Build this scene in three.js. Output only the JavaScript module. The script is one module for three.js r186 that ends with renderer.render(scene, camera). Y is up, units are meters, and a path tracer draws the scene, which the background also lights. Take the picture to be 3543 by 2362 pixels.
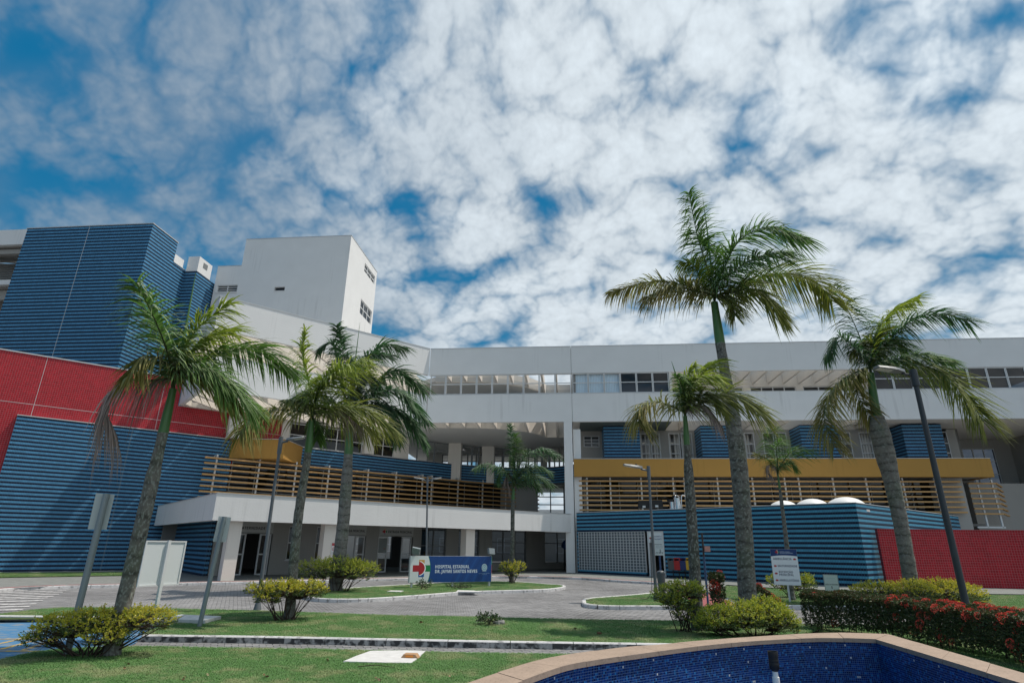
import * as THREE from 'three';
import { mergeGeometries } from 'three/addons/utils/BufferGeometryUtils.js';

// ---------------------------------------------------------------- camera
const W = 3543, H = 2362, F = 2005, PITCH = 19.45, ROLL = 0.7, EYE = 1.7;
const D2R = Math.PI / 180;
const scene = new THREE.Scene();
const camera = new THREE.PerspectiveCamera(2 * Math.atan(H / 2 / F) / D2R, W / H, 0.1, 6000);
camera.rotation.order = 'YXZ';
camera.position.set(0, EYE, 0);
camera.rotation.set(PITCH * D2R, 0, ROLL * D2R);
camera.updateMatrixWorld(true);

// ---------------------------------------------------------------- sun
const SUN = new THREE.Vector3(0.46, 1, -0.10).normalize();
const sun = new THREE.DirectionalLight(0xfff4e6, 3.7);
sun.position.copy(SUN).multiplyScalar(150).add(new THREE.Vector3(0, 0, -25));
sun.target.position.set(0, 0, -25);
sun.castShadow = true;
sun.shadow.radius = 1;
sun.shadow.mapSize.set(4096, 4096);
Object.assign(sun.shadow.camera, { left: -60, right: 60, top: 60, bottom: -60, near: 1, far: 300 });
scene.add(sun, sun.target);
const EXPOSURE = 1.0;

// ---------------------------------------------------------------- helpers
let seed = 7;
const rnd = () => { seed = (seed * 1664525 + 1013904223) >>> 0; return seed / 4294967296; };
const rr = (a, b) => a + (b - a) * rnd();
const V = (x, y, z) => new THREE.Vector3(x, y, z);
const clamp = (x, a, b) => Math.min(b, Math.max(a, x));
const mix = (a, b, t) => a + (b - a) * t;
const sstep = (a, b, x) => { const t = clamp((x - a) / (b - a), 0, 1); return t * t * (3 - 2 * t); };
// a photo pixel gives a direction; the distance comes from the plane it lies on
const AX = V(1, 0, 0).applyEuler(camera.rotation), AY = V(0, 1, 0).applyEuler(camera.rotation), AZ = V(0, 0, -1).applyEuler(camera.rotation);
const ray = (x, y) => AZ.clone().multiplyScalar(F).addScaledVector(AX, x - W / 2).addScaledVector(AY, H / 2 - y).normalize();
const G = (x, y, h = 0) => { const d = ray(x, y); return d.multiplyScalar((h - EYE) / d.y).add(camera.position); };
const onPlane = (x, y, p0, n) => { const d = ray(x, y); return d.multiplyScalar(p0.clone().sub(camera.position).dot(n) / d.dot(n)).add(camera.position); };
const axisDepth = (p) => p.clone().sub(camera.position).dot(AZ);
const names = new Map();
const numbered = (n) => { const k = names.get(n) || 0; names.set(n, k + 1); return k ? n + '_' + String(k).padStart(3, '0') : n; };
function top(o, name, label, category, group) {
  o.name = numbered(name); scene.add(o);
  o.userData = { label, category };
  if (group) o.userData.group = group;
  return o;
}
const thing = (name, label, category, p, turn = 0, group) => { const o = top(new THREE.Group(), name, label, category, group); if (p) o.position.copy(p); o.rotation.y = turn; return o; };
function part(name, geo, mat, parent, kind) {
  const m = new THREE.Mesh(Array.isArray(geo) ? merge(geo) : geo, mat); m.name = name;
  m.castShadow = m.receiveShadow = true; if (kind) m.userData.kind = kind;
  parent.add(m); return m;
}
const parts = (name, geos, mat, parent) => geos.map(g => part(name, g, mat, parent));
// turn each triangle so that its winding agrees with its normals
function rewind(g) {
  const p = g.attributes.position.array, n = g.attributes.normal.array, c = g.attributes.color && g.attributes.color.array;
  for (let i = 0; i < p.length; i += 9) {
    const ax = p[i + 3] - p[i], ay = p[i + 4] - p[i + 1], az = p[i + 5] - p[i + 2], bx_ = p[i + 6] - p[i], by = p[i + 7] - p[i + 1], bz = p[i + 8] - p[i + 2];
    if ((ay * bz - az * by) * n[i] + (az * bx_ - ax * bz) * n[i + 1] + (ax * by - ay * bx_) * n[i + 2] < 0) for (const a of [p, n, c]) if (a) for (let k = 0; k < 3; k++) { const t = a[i + 3 + k]; a[i + 3 + k] = a[i + 6 + k]; a[i + 6 + k] = t; }
  }
  return g;
}
function struct(name, geo, mat, label) {
  const m = part(numbered(name), geo, mat, scene); m.userData = { kind: 'structure' }; if (label) m.userData.label = label; return m;
}
const flat = (g) => { const r = g.index ? g.toNonIndexed() : g; for (const k of Object.keys(r.attributes)) if (!['position', 'normal', 'uv', 'color'].includes(k)) r.deleteAttribute(k); return r; };
const merge = (a) => a.length === 1 ? a[0] : mergeGeometries(a.map(flat), false);
// planar uv in metres from position and normal
function metre(g, ox = 0, oy = 0) {
  const p = g.attributes.position, n = g.attributes.normal, uv = new Float32Array(p.count * 2);
  for (let i = 0; i < p.count; i++) {
    const ax = Math.abs(n.getX(i)), ay = Math.abs(n.getY(i)), az = Math.abs(n.getZ(i));
    const x = p.getX(i), y = p.getY(i), z = p.getZ(i);
    let u, v; if (ay > ax && ay > az) { u = x; v = -z; } else if (ax > az) { u = z; v = y; } else { u = x; v = y; }
    uv[i * 2] = u + ox; uv[i * 2 + 1] = v + oy;
  }
  g.setAttribute('uv', new THREE.BufferAttribute(uv, 2)); return g;
}
const bx = (x0, x1, y0, y1, z0, z1) => metre(flat(new THREE.BoxGeometry(Math.abs(x1 - x0), Math.abs(y1 - y0), Math.abs(z1 - z0))).translate((x0 + x1) / 2, (y0 + y1) / 2, (z0 + z1) / 2));
// a bar with a rectangular section between two points
function bar(a, b, w, h, up = V(0, 1, 0)) {
  const d = b.clone().sub(a), L = d.length(); d.normalize();
  const s = new THREE.Vector3().crossVectors(up, d); if (s.lengthSq() < 1e-6) s.set(1, 0, 0); s.normalize(); const t = new THREE.Vector3().crossVectors(d, s);
  const g = metre(flat(new THREE.BoxGeometry(w, h, L)));
  return g.applyMatrix4(new THREE.Matrix4().makeBasis(s, t, d).setPosition(a.clone().add(b).multiplyScalar(0.5)));
}
const cyl = (r0, r1, h, x, y, z, seg = 14) => flat(new THREE.CylinderGeometry(r1, r0, h, seg).translate(x, y + h / 2, z));
function rod(a, b, r, r2 = r, seg = 6) {
  const d = b.clone().sub(a), g = new THREE.CylinderGeometry(r2, r, d.length(), seg);
  g.applyQuaternion(new THREE.Quaternion().setFromUnitVectors(V(0, 1, 0), d.clone().normalize())); g.translate((a.x + b.x) / 2, (a.y + b.y) / 2, (a.z + b.z) / 2); return flat(g);
}
// a vertical prism over a plan outline [[x, z], ...]
function prism(pts, y0, y1) {
  const s = new THREE.Shape(pts.map(([x, z]) => new THREE.Vector2(x, -z)));
  const g = new THREE.ExtrudeGeometry(s, { depth: y1 - y0, bevelEnabled: false, curveSegments: 4 });
  g.rotateX(-Math.PI / 2).translate(0, y0, 0); return metre(flat(g));
}
function sheet(pts, y, holes = []) {
  const s = new THREE.Shape(pts.map(([x, z]) => new THREE.Vector2(x, -z)));
  for (const h of holes) s.holes.push(new THREE.Path(h.map(([x, z]) => new THREE.Vector2(x, -z))));
  return metre(flat(new THREE.ShapeGeometry(s).rotateX(-Math.PI / 2).translate(0, y, 0)));
}
// a wall standing on a plan polyline, thickness t to the back (to the left of the path, seen from above with z down)
function ribbon(pts, y0, y1, t = 0.2) {
  const gs = []; let run = 0;
  for (let i = 0; i + 1 < pts.length; i++) {
    const [x0, z0] = pts[i], [x1, z1] = pts[i + 1], L = Math.hypot(x1 - x0, z1 - z0), g = bx(0, L, y0, y1, -t, 0);
    const uv = g.attributes.uv; for (let k = 0; k < uv.count; k++) uv.setX(k, uv.getX(k) + run); run += L;
    g.applyMatrix4(new THREE.Matrix4().makeRotationY(Math.atan2(-(z1 - z0), x1 - x0)).setPosition(x0, 0, z0)); gs.push(g);
  }
  return merge(gs);
}
const inside = (pts, x, z) => { let c = false; for (let i = 0, j = pts.length - 1; i < pts.length; j = i++) { const [xi, zi] = pts[i], [xj, zj] = pts[j]; if ((zi > z) !== (zj > z) && x < (xj - xi) * (z - zi) / (zj - zi) + xi) c = !c; } return c; };
const xz = (l, h = 0) => l.map(([x, y]) => { const p = G(x, y, h); return [p.x, p.z]; });
function smooth(pts, n = 6, closed = false) {
  const c = new THREE.CatmullRomCurve3(pts.map(([x, z]) => V(x, 0, z)), closed, 'centripetal');
  return c.getPoints(n * (pts.length - (closed ? 0 : 1))).map(p => [p.x, p.z]);
}
// a wall x0..x1, y0..y1 with rectangular openings [x0, x1, y0, y1], as solid pieces round them
function pierced(x0, x1, y0, y1, z0, z1, holes) {
  const ys = [...new Set([y0, y1, ...holes.flatMap(h => [h[2], h[3]])])].sort((a, b) => a - b), gs = [];
  for (let j = 0; j + 1 < ys.length; j++) { const m = (ys[j] + ys[j + 1]) / 2, hs = holes.filter(h => h[2] < m && h[3] > m).sort((a, b) => a[0] - b[0]); let x = x0; for (const h of hs) { if (h[0] > x) gs.push(bx(x, h[0], ys[j], ys[j + 1], z0, z1)); x = h[1]; } if (x < x1) gs.push(bx(x, x1, ys[j], ys[j + 1], z0, z1)); }
  return merge(gs);
}
// two building frames: the right wing's facade (R) and the left wing's facade (L); local x runs along the facade, z out of it
const RA = 5.5 * D2R, LA = 39.5 * D2R;
const COL = G(1993, 1979, 0.15); COL.y = 0;
const uR = V(Math.cos(RA), 0, Math.sin(RA)), nR = V(-Math.sin(RA), 0, Math.cos(RA));
const uL = V(Math.cos(LA), 0, -Math.sin(LA)), nL = V(Math.sin(LA), 0, Math.cos(LA));
const KL = onPlane(1488, 1207, COL, nR); KL.y = 0;
const toR = (p) => { const d = p.clone().sub(COL); return V(d.dot(uR), p.y, d.dot(nR)); };
const toL = (p) => { const d = p.clone().sub(KL); return V(d.dot(uL), p.y, d.dot(nL)); };
const fromR = (u, y, n) => COL.clone().addScaledVector(uR, u).addScaledVector(nR, n).setY(y);
const fromL = (u, y, n) => KL.clone().addScaledVector(uL, u).addScaledVector(nL, n).setY(y);
const pickR = (x, y, off = 0) => toR(onPlane(x, y, COL.clone().addScaledVector(nR, off), nR));
const pickL = (x, y, off = 0) => toL(onPlane(x, y, KL.clone().addScaledVector(nL, off), nL));
const R2L = (u, n) => { const p = toL(fromR(u, 0, n)); return [p.x, p.z]; };
const L2R = (u, n) => { const p = toR(fromL(u, 0, n)); return [p.x, p.z]; };
// noise
const PERM = new Uint8Array(512); { const p = [...Array(256).keys()]; for (let i = 255; i > 0; i--) { const j = Math.floor(rnd() * (i + 1)); [p[i], p[j]] = [p[j], p[i]]; } for (let i = 0; i < 512; i++) PERM[i] = p[i & 255]; }
const GX = new Float32Array(256), GY = new Float32Array(256); for (let i = 0; i < 256; i++) { const a = i / 256 * Math.PI * 2; GX[i] = Math.cos(a); GY[i] = Math.sin(a); }
function noise(x, y, wrap = 0) {
  let xi = Math.floor(x), yi = Math.floor(y); const fx = x - xi, fy = y - yi, u = fx * fx * fx * (fx * (fx * 6 - 15) + 10), v = fy * fy * fy * (fy * (fy * 6 - 15) + 10);
  let x1 = xi + 1, y1 = yi + 1; if (wrap) { xi = ((xi % wrap) + wrap) % wrap; x1 = ((x1 % wrap) + wrap) % wrap; yi = ((yi % wrap) + wrap) % wrap; y1 = ((y1 % wrap) + wrap) % wrap; }
  xi &= 255; x1 &= 255; yi &= 255; y1 &= 255;
  const a = PERM[PERM[xi] + yi], b = PERM[PERM[x1] + yi], c = PERM[PERM[xi] + y1], d = PERM[PERM[x1] + y1];
  const n00 = GX[a] * fx + GY[a] * fy, n10 = GX[b] * (fx - 1) + GY[b] * fy, n01 = GX[c] * fx + GY[c] * (fy - 1), n11 = GX[d] * (fx - 1) + GY[d] * (fy - 1);
  return (n00 + u * (n10 - n00) + v * (n01 - n00 + u * (n00 - n10 - n01 + n11))) * 1.4;
}
const fbm = (x, y, o = 4, wrap = 0) => { let s = 0, a = 0.5, f = 1; for (let i = 0; i < o; i++) { s += a * noise(x * f, y * f, wrap * f); a *= 0.5; f *= 2; } return s; };
const hash = (i, j) => { let h = (Math.imul(i, 374761393) + Math.imul(j, 668265263)) | 0; h = Math.imul(h ^ (h >>> 13), 1274126177); return ((h ^ (h >>> 16)) >>> 0) / 4294967296; };

// ---------------------------------------------------------------- sky: blue air and a layer of altocumulus
{
  const SW = 4096, SH = 2048, data = new Float32Array(SW * SH * 4);
  const F1 = (x, y) => { const xi = Math.floor(x), yi = Math.floor(y); let a = 9; for (let j = -1; j <= 1; j++) for (let i = -1; i <= 1; i++) { const cx = xi + i, cy = yi + j, dx = cx + hash(cx, cy) - x, dy = cy + hash(cx + 57, cy - 91) - y, d = dx * dx + dy * dy; if (d < a) a = d; } return Math.sqrt(a); };
  const lowest = Math.floor(SH * 0.485);
  for (let j = 0; j < SH; j++) {
    const el = ((j + 0.5) / SH - 0.5) * Math.PI, sy = Math.sin(el), cy = Math.cos(el);
    for (let i = 0; i < SW; i++) {
      const k = (j * SW + i) * 4;
      if (j < lowest) { data[k] = 0.20; data[k + 1] = 0.22; data[k + 2] = 0.23; data[k + 3] = 1; continue; }
      const az = ((i + 0.5) / SW - 0.5) * 2 * Math.PI, dx = cy * Math.cos(az), dz = cy * Math.sin(az), dy = Math.max(sy, 0.0);
      const sd = clamp(dx * SUN.x + sy * SUN.y + dz * SUN.z, -1, 1), near = Math.pow(Math.max(0, sd), 3);
      // air
      const hz = Math.pow(1 - clamp(dy, 0, 1), 3.4), low = Math.pow(1 - clamp(dy, 0, 1), 9);
      let r = mix(0.001, 0.09, hz) + 0.16 * low + 0.03 * near, g = mix(0.146, 0.33, hz) + 0.16 * low + 0.06 * near, b = mix(0.335, 0.52, hz) + 0.10 * low + 0.08 * near;
      // the cloud layer, on a shell seen from below: rounded cells with sharp creases
      const R = Math.pow(cy / (dy + 0.06), 0.62) / (cy + 1e-4), hx = dx * R, hz2 = dz * R, px = hx * 0.96 + hz2 * 0.28, pz = hz2 * 0.96 - hx * 0.28;
      const wx = fbm(px * 7 + 7, pz * 7, 3) * 0.045, wz = fbm(px * 7 - 31, pz * 7 + 11, 3) * 0.045, X = px + wx, Y = (pz + wz) * 1.12;
      const f1 = F1(X * 6.6, Y * 6.6), f2 = F1(X * 14 + 40, Y * 14 - 9), f3 = F1(X * 29 - 7, Y * 29 + 60), f4 = F1(X * 52 + 3, Y * 52 + 21);
      const bil = 0.50 * (1 - f1 * f1 * 1.25) + 0.27 * (1 - f2 * f2 * 1.25) + 0.15 * (1 - f3 * f3 * 1.25) + 0.08 * (1 - f4 * f4) + 0.10 * fbm(X * 60, Y * 60, 3);
      const gap = fbm(px * 1.5 + 3.1, pz * 1.9 - 1.7, 4) + 0.4 * fbm(px * 5 + 9, pz * 5, 3), fine = fbm(px * 80, pz * 80, 3);
      const s = dx / (cy + 1e-4), side = sstep(-0.70, 0.10, s + gap * 0.25 + (dy - 0.4) * 0.15);
      const cov = 0.22 + 0.60 * side - 0.60 * sstep(0.0, 0.5, gap) * (1.1 - 0.5 * side) - 0.20 * sstep(0.30, 0.72, s) * (1 - dy);
      let a = sstep(-0.12, 1.0, cov + (bil - 0.68) * 1.5 + fine * 0.10); a *= 0.58 + 0.40 * side;
      a = 1 - (1 - a) * (1 - 0.24 * (1 - side) * sstep(-0.35, 0.35, fbm(px * 2.2 + 60, pz * 3.1 + 5, 4)));
      const c = (0.40 + 0.31 * side + 0.10 * near) * clamp(0.98 + 0.62 * (bil - 0.76) + fine * 0.08, 0.62, 1.2);
      r = mix(r, c * 0.91, a); g = mix(g, c * 1.01, a); b = mix(b, c * 1.07 + 0.014, a);
      data[k] = r; data[k + 1] = g; data[k + 2] = b; data[k + 3] = 1;
    }
  }
  const sky = new THREE.DataTexture(data, SW, SH, THREE.RGBAFormat, THREE.FloatType);
  sky.mapping = THREE.EquirectangularReflectionMapping; sky.magFilter = sky.minFilter = THREE.LinearFilter; sky.wrapS = THREE.RepeatWrapping; sky.needsUpdate = true;
  scene.background = sky; scene.environment = sky;
}

// ---------------------------------------------------------------- materials
// f(u, v, i, j) -> [r, g, b] linear 0..1 or a number; size in metres of one repeat
function tex(n, f, srgb, size = 1, m = n) {
  const d = new Uint8Array(n * m * 4), enc = (c) => Math.round(255 * (srgb ? (c <= 0.0031308 ? c * 12.92 : 1.055 * Math.pow(clamp(c, 0, 1), 1 / 2.4) - 0.055) : clamp(c, 0, 1)));
  for (let j = 0; j < m; j++) for (let i = 0; i < n; i++) {
    const c = f((i + 0.5) / n, (j + 0.5) / m, i, j), k = (j * n + i) * 4;
    if (typeof c === 'number') d[k] = d[k + 1] = d[k + 2] = enc(c); else { d[k] = enc(c[0]); d[k + 1] = enc(c[1]); d[k + 2] = enc(c[2]); }
    d[k + 3] = 255;
  }
  const t = new THREE.DataTexture(d, n, m, THREE.RGBAFormat); t.wrapS = t.wrapT = THREE.RepeatWrapping; t.magFilter = THREE.LinearFilter; t.minFilter = THREE.LinearMipmapLinearFilter; t.generateMipmaps = true;
  if (srgb) t.colorSpace = THREE.SRGBColorSpace; t.repeat.set(1 / size, 1 / (size * m / n)); t.needsUpdate = true; return t;
}
const std = (o) => new THREE.MeshStandardMaterial(o);
const phy = (o) => new THREE.MeshPhysicalMaterial(o);
const lin = (r, g, b) => new THREE.Color().setRGB(r, g, b);
// painted render: rain streaks, soft blotches and a fine trowelled grain
const plasterMap = tex(1024, (u, v) => {
  const blot = fbm(u * 6, v * 6, 4, 6), streak = noise(u * 90, v * 3, 0) * 0.5 + noise(u * 40 + 9, v * 2, 0) * 0.5, gate = sstep(0.05, 0.5, fbm(u * 5 + 3, v * 2, 3, 0)), g = noise(u * 220, v * 220, 220);
  const d = 1 + 0.06 * blot - 0.30 * gate * Math.max(0, streak) + 0.02 * g;
  return [0.725 * d, 0.735 * d, 0.735 * d];
}, true, 9);
const plasterBump = tex(512, (u, v) => 0.5 + 0.3 * fbm(u * 24, v * 24, 4, 24) + 0.1 * noise(u * 128, v * 128, 128), false, 2.2);
const M = {};
M.white = std({ map: plasterMap, bumpMap: plasterBump, bumpScale: 0.006, roughness: 0.85 });
M.cream = std({ color: lin(1.0, 0.94, 0.87), map: plasterMap, bumpMap: plasterBump, bumpScale: 0.006, roughness: 0.88 });
M.shadeWall = std({ color: lin(0.50, 0.485, 0.46), map: plasterMap, bumpMap: plasterBump, bumpScale: 0.005, roughness: 0.9 });  // cream plaster with the shade of recesses darkened into its colour
M.yellow = std({ color: lin(0.58, 0.315, 0.07), map: plasterMap, bumpMap: plasterBump, bumpScale: 0.006, roughness: 0.85 });
M.slat = std({ color: lin(0.56, 0.33, 0.125), map: tex(256, (u, v) => { const d = 0.9 + 0.16 * noise(u * 40, v * 4, 0) + 0.06 * noise(u * 9, v * 60, 0); return [d, d * 0.98, d * 0.95]; }, true, 1.5), roughness: 0.6 });
M.cap = std({ color: lin(0.55, 0.57, 0.58), roughness: 0.45, metalness: 0.3 });
M.ceiling = std({ color: lin(0.58, 0.58, 0.56), roughness: 0.8 });
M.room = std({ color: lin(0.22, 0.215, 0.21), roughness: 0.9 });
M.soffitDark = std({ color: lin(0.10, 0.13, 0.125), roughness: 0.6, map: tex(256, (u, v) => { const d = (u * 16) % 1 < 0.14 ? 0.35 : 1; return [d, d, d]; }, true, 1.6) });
M.frame = std({ color: lin(0.62, 0.64, 0.65), roughness: 0.4 });
M.frameDark = std({ color: lin(0.20, 0.215, 0.22), roughness: 0.45 });
M.glass = phy({ color: 0xffffff, transmission: 1, thickness: 0, roughness: 0.02, ior: 1.5 });
M.tint = phy({ color: lin(0.30, 0.33, 0.36), transmission: 1, thickness: 0, roughness: 0.02, ior: 1.52 });
M.tintDark = phy({ color: lin(0.10, 0.11, 0.13), transmission: 1, thickness: 0, roughness: 0.02, ior: 1.52 });
M.blind = std({ color: lin(0.62, 0.78, 0.90), roughness: 0.8 });
M.blindGrey = std({ color: lin(0.30, 0.36, 0.44), roughness: 0.8 });
M.curtain = std({ color: lin(0.55, 0.54, 0.50), roughness: 0.9 });
// glazed 10 cm tiles
const T = 20, tile = (dark, light, grout, vary) => tex(1000, (u, v) => {
  const x = u * T, y = v * T, i = Math.floor(x), j = Math.floor(y), fx = x - i, fy = y - j, e = 0.055, n = 0.95 + 0.1 * noise(u * 70, v * 70, 70);
  if (fx < e || fx > 1 - e || fy < e || fy > 1 - e) return grout.map(c => c * (0.9 + 0.2 * n - 0.1));
  const h = hash(i + 11, j * 7 + 3), c = j % 2 ? dark : light, s = (1 + (h - 0.5) * vary) * n * (1 + 0.10 * fbm(u * 4, v * 4, 3, 4)); return [c[0] * s, c[1] * s, c[2] * s];
}, true, T * 0.112);
const tileBump = tex(1000, (u, v) => { const x = u * T, y = v * T, fx = x - Math.floor(x), fy = y - Math.floor(y), d = Math.min(fx, 1 - fx, fy, 1 - fy); return sstep(0.02, 0.11, d) * (0.85 + 0.15 * hash(Math.floor(x), Math.floor(y))); }, false, T * 0.112);
const tileMat = (map, bump = tileBump) => phy({ map, bumpMap: bump, bumpScale: 0.004, roughness: 0.4, specularIntensity: 0.45 });
M.blueTile = tileMat(tile([0.005, 0.010, 0.034], [0.085, 0.285, 0.50], [0.075, 0.16, 0.25], 0.26));
M.redTile = tileMat(tile([0.38, 0.010, 0.020], [0.40, 0.011, 0.022], [0.44, 0.14, 0.15], 0.34));
{ const t = M.blueTile.map.clone(), b = tileBump.clone(); t.repeat.set(1 / (T * 0.14), 1 / (T * 0.14)); b.repeat.copy(t.repeat); M.towerTile = tileMat(t, b); }
{ // the blue block by the right lawn has a greener glaze and 12 cm rows
  const t = tile([0.005, 0.009, 0.032], [0.085, 0.34, 0.52], [0.05, 0.14, 0.22], 0.18); t.repeat.set(1 / (T * 0.115), 1 / (T * 0.115));
  const b = tileBump.clone(); b.repeat.copy(t.repeat); M.blueTile2 = tileMat(t, b);
}
// kerbs and covers
const grime = tex(512, (u, v) => { const a = fbm(u * 8, v * 8, 5, 8), b = fbm(u * 20 + 5, v * 20, 4, 20), k = sstep(0.06, 0.42, a + b * 0.5), d = 0.60 + 0.12 * b; return [mix(d, 0.16, k * 0.7), mix(d, 0.16, k * 0.7), mix(d * 1.01, 0.165, k * 0.7)]; }, true, 1.6);
M.kerb = std({ map: grime, bumpMap: plasterBump, bumpScale: 0.01, roughness: 0.9 });
M.kerbStain = std({ map: tex(512, (u, v) => { const a = fbm(u * 9 + 1, v * 9, 5, 9), k = sstep(-0.25, 0.18, a), d = 0.42 + 0.2 * a; return [mix(d, 0.05, k), mix(d, 0.052, k), mix(d, 0.055, k)]; }, true, 1.3), bumpMap: plasterBump, bumpScale: 0.012, roughness: 0.92 });
M.concrete = std({ map: tex(512, (u, v) => { const d = 0.62 + 0.12 * fbm(u * 10, v * 10, 5, 10) + 0.04 * noise(u * 120, v * 120, 120); return [d, d, d * 0.99]; }, true, 1.5), bumpMap: plasterBump, bumpScale: 0.006, roughness: 0.9 });
M.pathGrey = std({ map: tex(1024, (u, v) => { // sidewalk blocks
  const x = u * 10, y = v * 20, j = Math.floor(y), xx = x + (j % 2) * 0.5, i = Math.floor(xx), fx = xx - i, fy = y - j, n = 0.92 + 0.2 * noise(u * 90, v * 90, 90);
  if (fx < 0.035 || fy < 0.06) return [0.10, 0.11, 0.10]; const h = 0.85 + 0.3 * hash((i + 10) % 10, j); return [0.235 * h * n, 0.25 * h * n, 0.24 * h * n]; }, true, 2.2), roughness: 0.92 });
M.pathRed = std({ map: tex(256, (u, v) => { const n = 0.85 + 0.3 * noise(u * 40, v * 40, 40); return [0.36 * n, 0.105 * n, 0.11 * n]; }, true, 1), roughness: 0.9 });
M.joint = std({ color: lin(0.05, 0.05, 0.047), roughness: 0.95 });
M.paver = [0, 1, 2, 3].map(k => std({ color: lin(1, 1, 1).multiplyScalar([1, 0.88, 1.1, 0.97][k]), map: tex(256, (u, v) => { const d = 0.25 + 0.05 * fbm(u * 12 + k, v * 12, 4, 0) + 0.03 * noise(u * 90, v * 90, 90); return [d, d * 1.0, d * 1.015]; }, true, 0.9), roughness: 0.9 }));
M.paverAll = std({ vertexColors: true, roughness: 0.9 });
M.paintWhite = std({ map: tex(512, (u, v) => { const k = sstep(-0.1, 0.3, fbm(u * 14, v * 14, 4, 14)); const d = mix(0.66, 0.36, k); return [d, d, d]; }, true, 2), roughness: 0.8 });
M.paintBlue = std({ map: tex(1024, (u, v) => { const k = sstep(-0.05, 0.35, fbm(u * 10, v * 20, 5, 0)), s = (v * 20) % 1 < 0.09 ? 0.5 : 1; return [mix(0.06, 0.20, k) * s, mix(0.20, 0.25, k) * s, mix(0.38, 0.30, k) * s]; }, true, 3), roughness: 0.85 });
M.paintYellow = std({ map: tex(512, (u, v) => { const k = sstep(-0.12, 0.15, fbm(u * 16, v * 16, 4, 16)); return [mix(0.52, 0.26, k), mix(0.36, 0.25, k), mix(0.09, 0.22, k)]; }, true, 2), roughness: 0.85 });
M.soil = std({ map: tex(1024, (u, v) => { const a = fbm(u * 30, v * 30, 5, 30), b = fbm(u * 5, v * 5, 3, 5); return [0.045 + 0.025 * a + 0.02 * b, 0.075 + 0.03 * a + 0.012 * b, 0.020 + 0.012 * a]; }, true, 4), roughness: 1 });
M.ground = std({ map: tex(512, (u, v) => { const d = 0.19 + 0.04 * fbm(u * 12, v * 12, 5, 12); return [d, d, d]; }, true, 6), roughness: 0.95 });
M.coping = std({ map: tex(1024, (u, v) => { const a = fbm(u * 5, v * 5, 5, 5), b = fbm(u * 34, v * 16, 4, 0), p = sstep(0.25, 0.5, noise(u * 60, v * 60, 60)), d = 1 + 0.22 * a + 0.14 * b - 0.18 * p; return [0.36 * d, 0.27 * d, 0.205 * d]; }, true, 1.6), bumpMap: plasterBump, bumpScale: 0.004, roughness: 0.72 });
{ // 2 cm glass mosaic; some tesserae are lost and show the white bed
  const N = 64, holes = (i, j) => { const c = fbm(i * 0.16 + 50, j * 0.3, 2); return c > 0.40 && hash(i, j + 400) > 0.35 || hash(i + 9, j) > 0.9992; };
  const map = tex(2048, (u, v) => {
    const x = u * N, y = v * N, i = Math.floor(x), j = Math.floor(y), fx = x - i, fy = y - j, g = 0.07;
    if (fx < g || fx > 1 - g || fy < g || fy > 1 - g) return [0.11, 0.21, 0.36];
    if (holes(i, j)) return [0.55, 0.56, 0.55];
    const sheetShift = 0.8 + 0.4 * hash(Math.floor(i / 8), Math.floor(j / 8) + 40), h = hash(i, j); let c = h < 0.55 ? [0.004, 0.030, 0.17] : h < 0.78 ? [0.002, 0.012, 0.085] : h < 0.93 ? [0.010, 0.075, 0.30] : [0.015, 0.15, 0.40];
    return c.map(q => q * sheetShift);
  }, true, N * 0.028);
  const bump = tex(1024, (u, v) => { const x = u * N, y = v * N, fx = x - Math.floor(x), fy = y - Math.floor(y); return sstep(0.02, 0.14, Math.min(fx, 1 - fx, fy, 1 - fy)); }, false, N * 0.028);
  M.mosaic = phy({ map, bumpMap: bump, bumpScale: 0.002, roughness: 0.25, specularIntensity: 0.6 });
}
// palm trunk: u around (0..1), v in metres along
const barkMap = (tone, lich, seedN) => tex(512, (u, v) => {
  const y = v * 24, ring = Math.pow(Math.abs(Math.sin((y + 0.35 * noise(u * 3, v * 10 + seedN, 0)) * Math.PI * 0.85)), 14), a = fbm(u * 5 + seedN, v * 20, 5, 0), b = noise(u * 26, v * 60 + seedN, 0);
  const c1 = fbm(u * 14 + 20 + seedN, v * 70, 4, 0), c2 = noise(u * 30 + seedN, v * 150, 0), l = sstep(0.04, 0.34, c1 * 0.8 + 0.5 * Math.max(0, c2)) * lich * 0.62, d = tone * (1 + 0.5 * a + 0.16 * b - 0.45 * ring), moss = sstep(0.0, 0.4, fbm(u * 3 + 70, v * 6 + seedN, 3, 0)) * 0.5;
  return [mix(mix(d, d * 0.62, moss), 0.30, l), mix(mix(d * 0.96, d * 0.80, moss), 0.33, l), mix(mix(d * 0.86, d * 0.50, moss), 0.30, l)];
}, true, 1, 1024);
const barkBump = tex(256, (u, v) => { const y = v * 24; return 0.6 - 0.5 * Math.pow(Math.abs(Math.sin((y + 0.35 * noise(u * 3, v * 10, 0)) * Math.PI * 0.85)), 10) + 0.25 * fbm(u * 8, v * 60, 4, 0); }, false, 1, 512);
for (const t of [barkBump]) t.repeat.set(1, 1 / 6);
M.bark = [[0.13, 0.85, 1], [0.09, 0.9, 9], [0.165, 0.55, 17]].map(([a, b, c]) => { const m = barkMap(a, b, c); m.repeat.set(1, 1 / 6); return std({ map: m, bumpMap: barkBump, bumpScale: 0.012, roughness: 0.92 }); });
const sm = tex(128, (u, v) => { const d = 1 + 0.25 * fbm(u * 8, v * 3, 4, 0) + 0.1 * noise(u * 40, v * 8, 0); return [0.062 * d, 0.155 * d, 0.045 * d]; }, true, 1, 256); sm.repeat.set(1, 0.5);
M.shaft = std({ map: sm, roughness: 0.42 });
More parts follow.
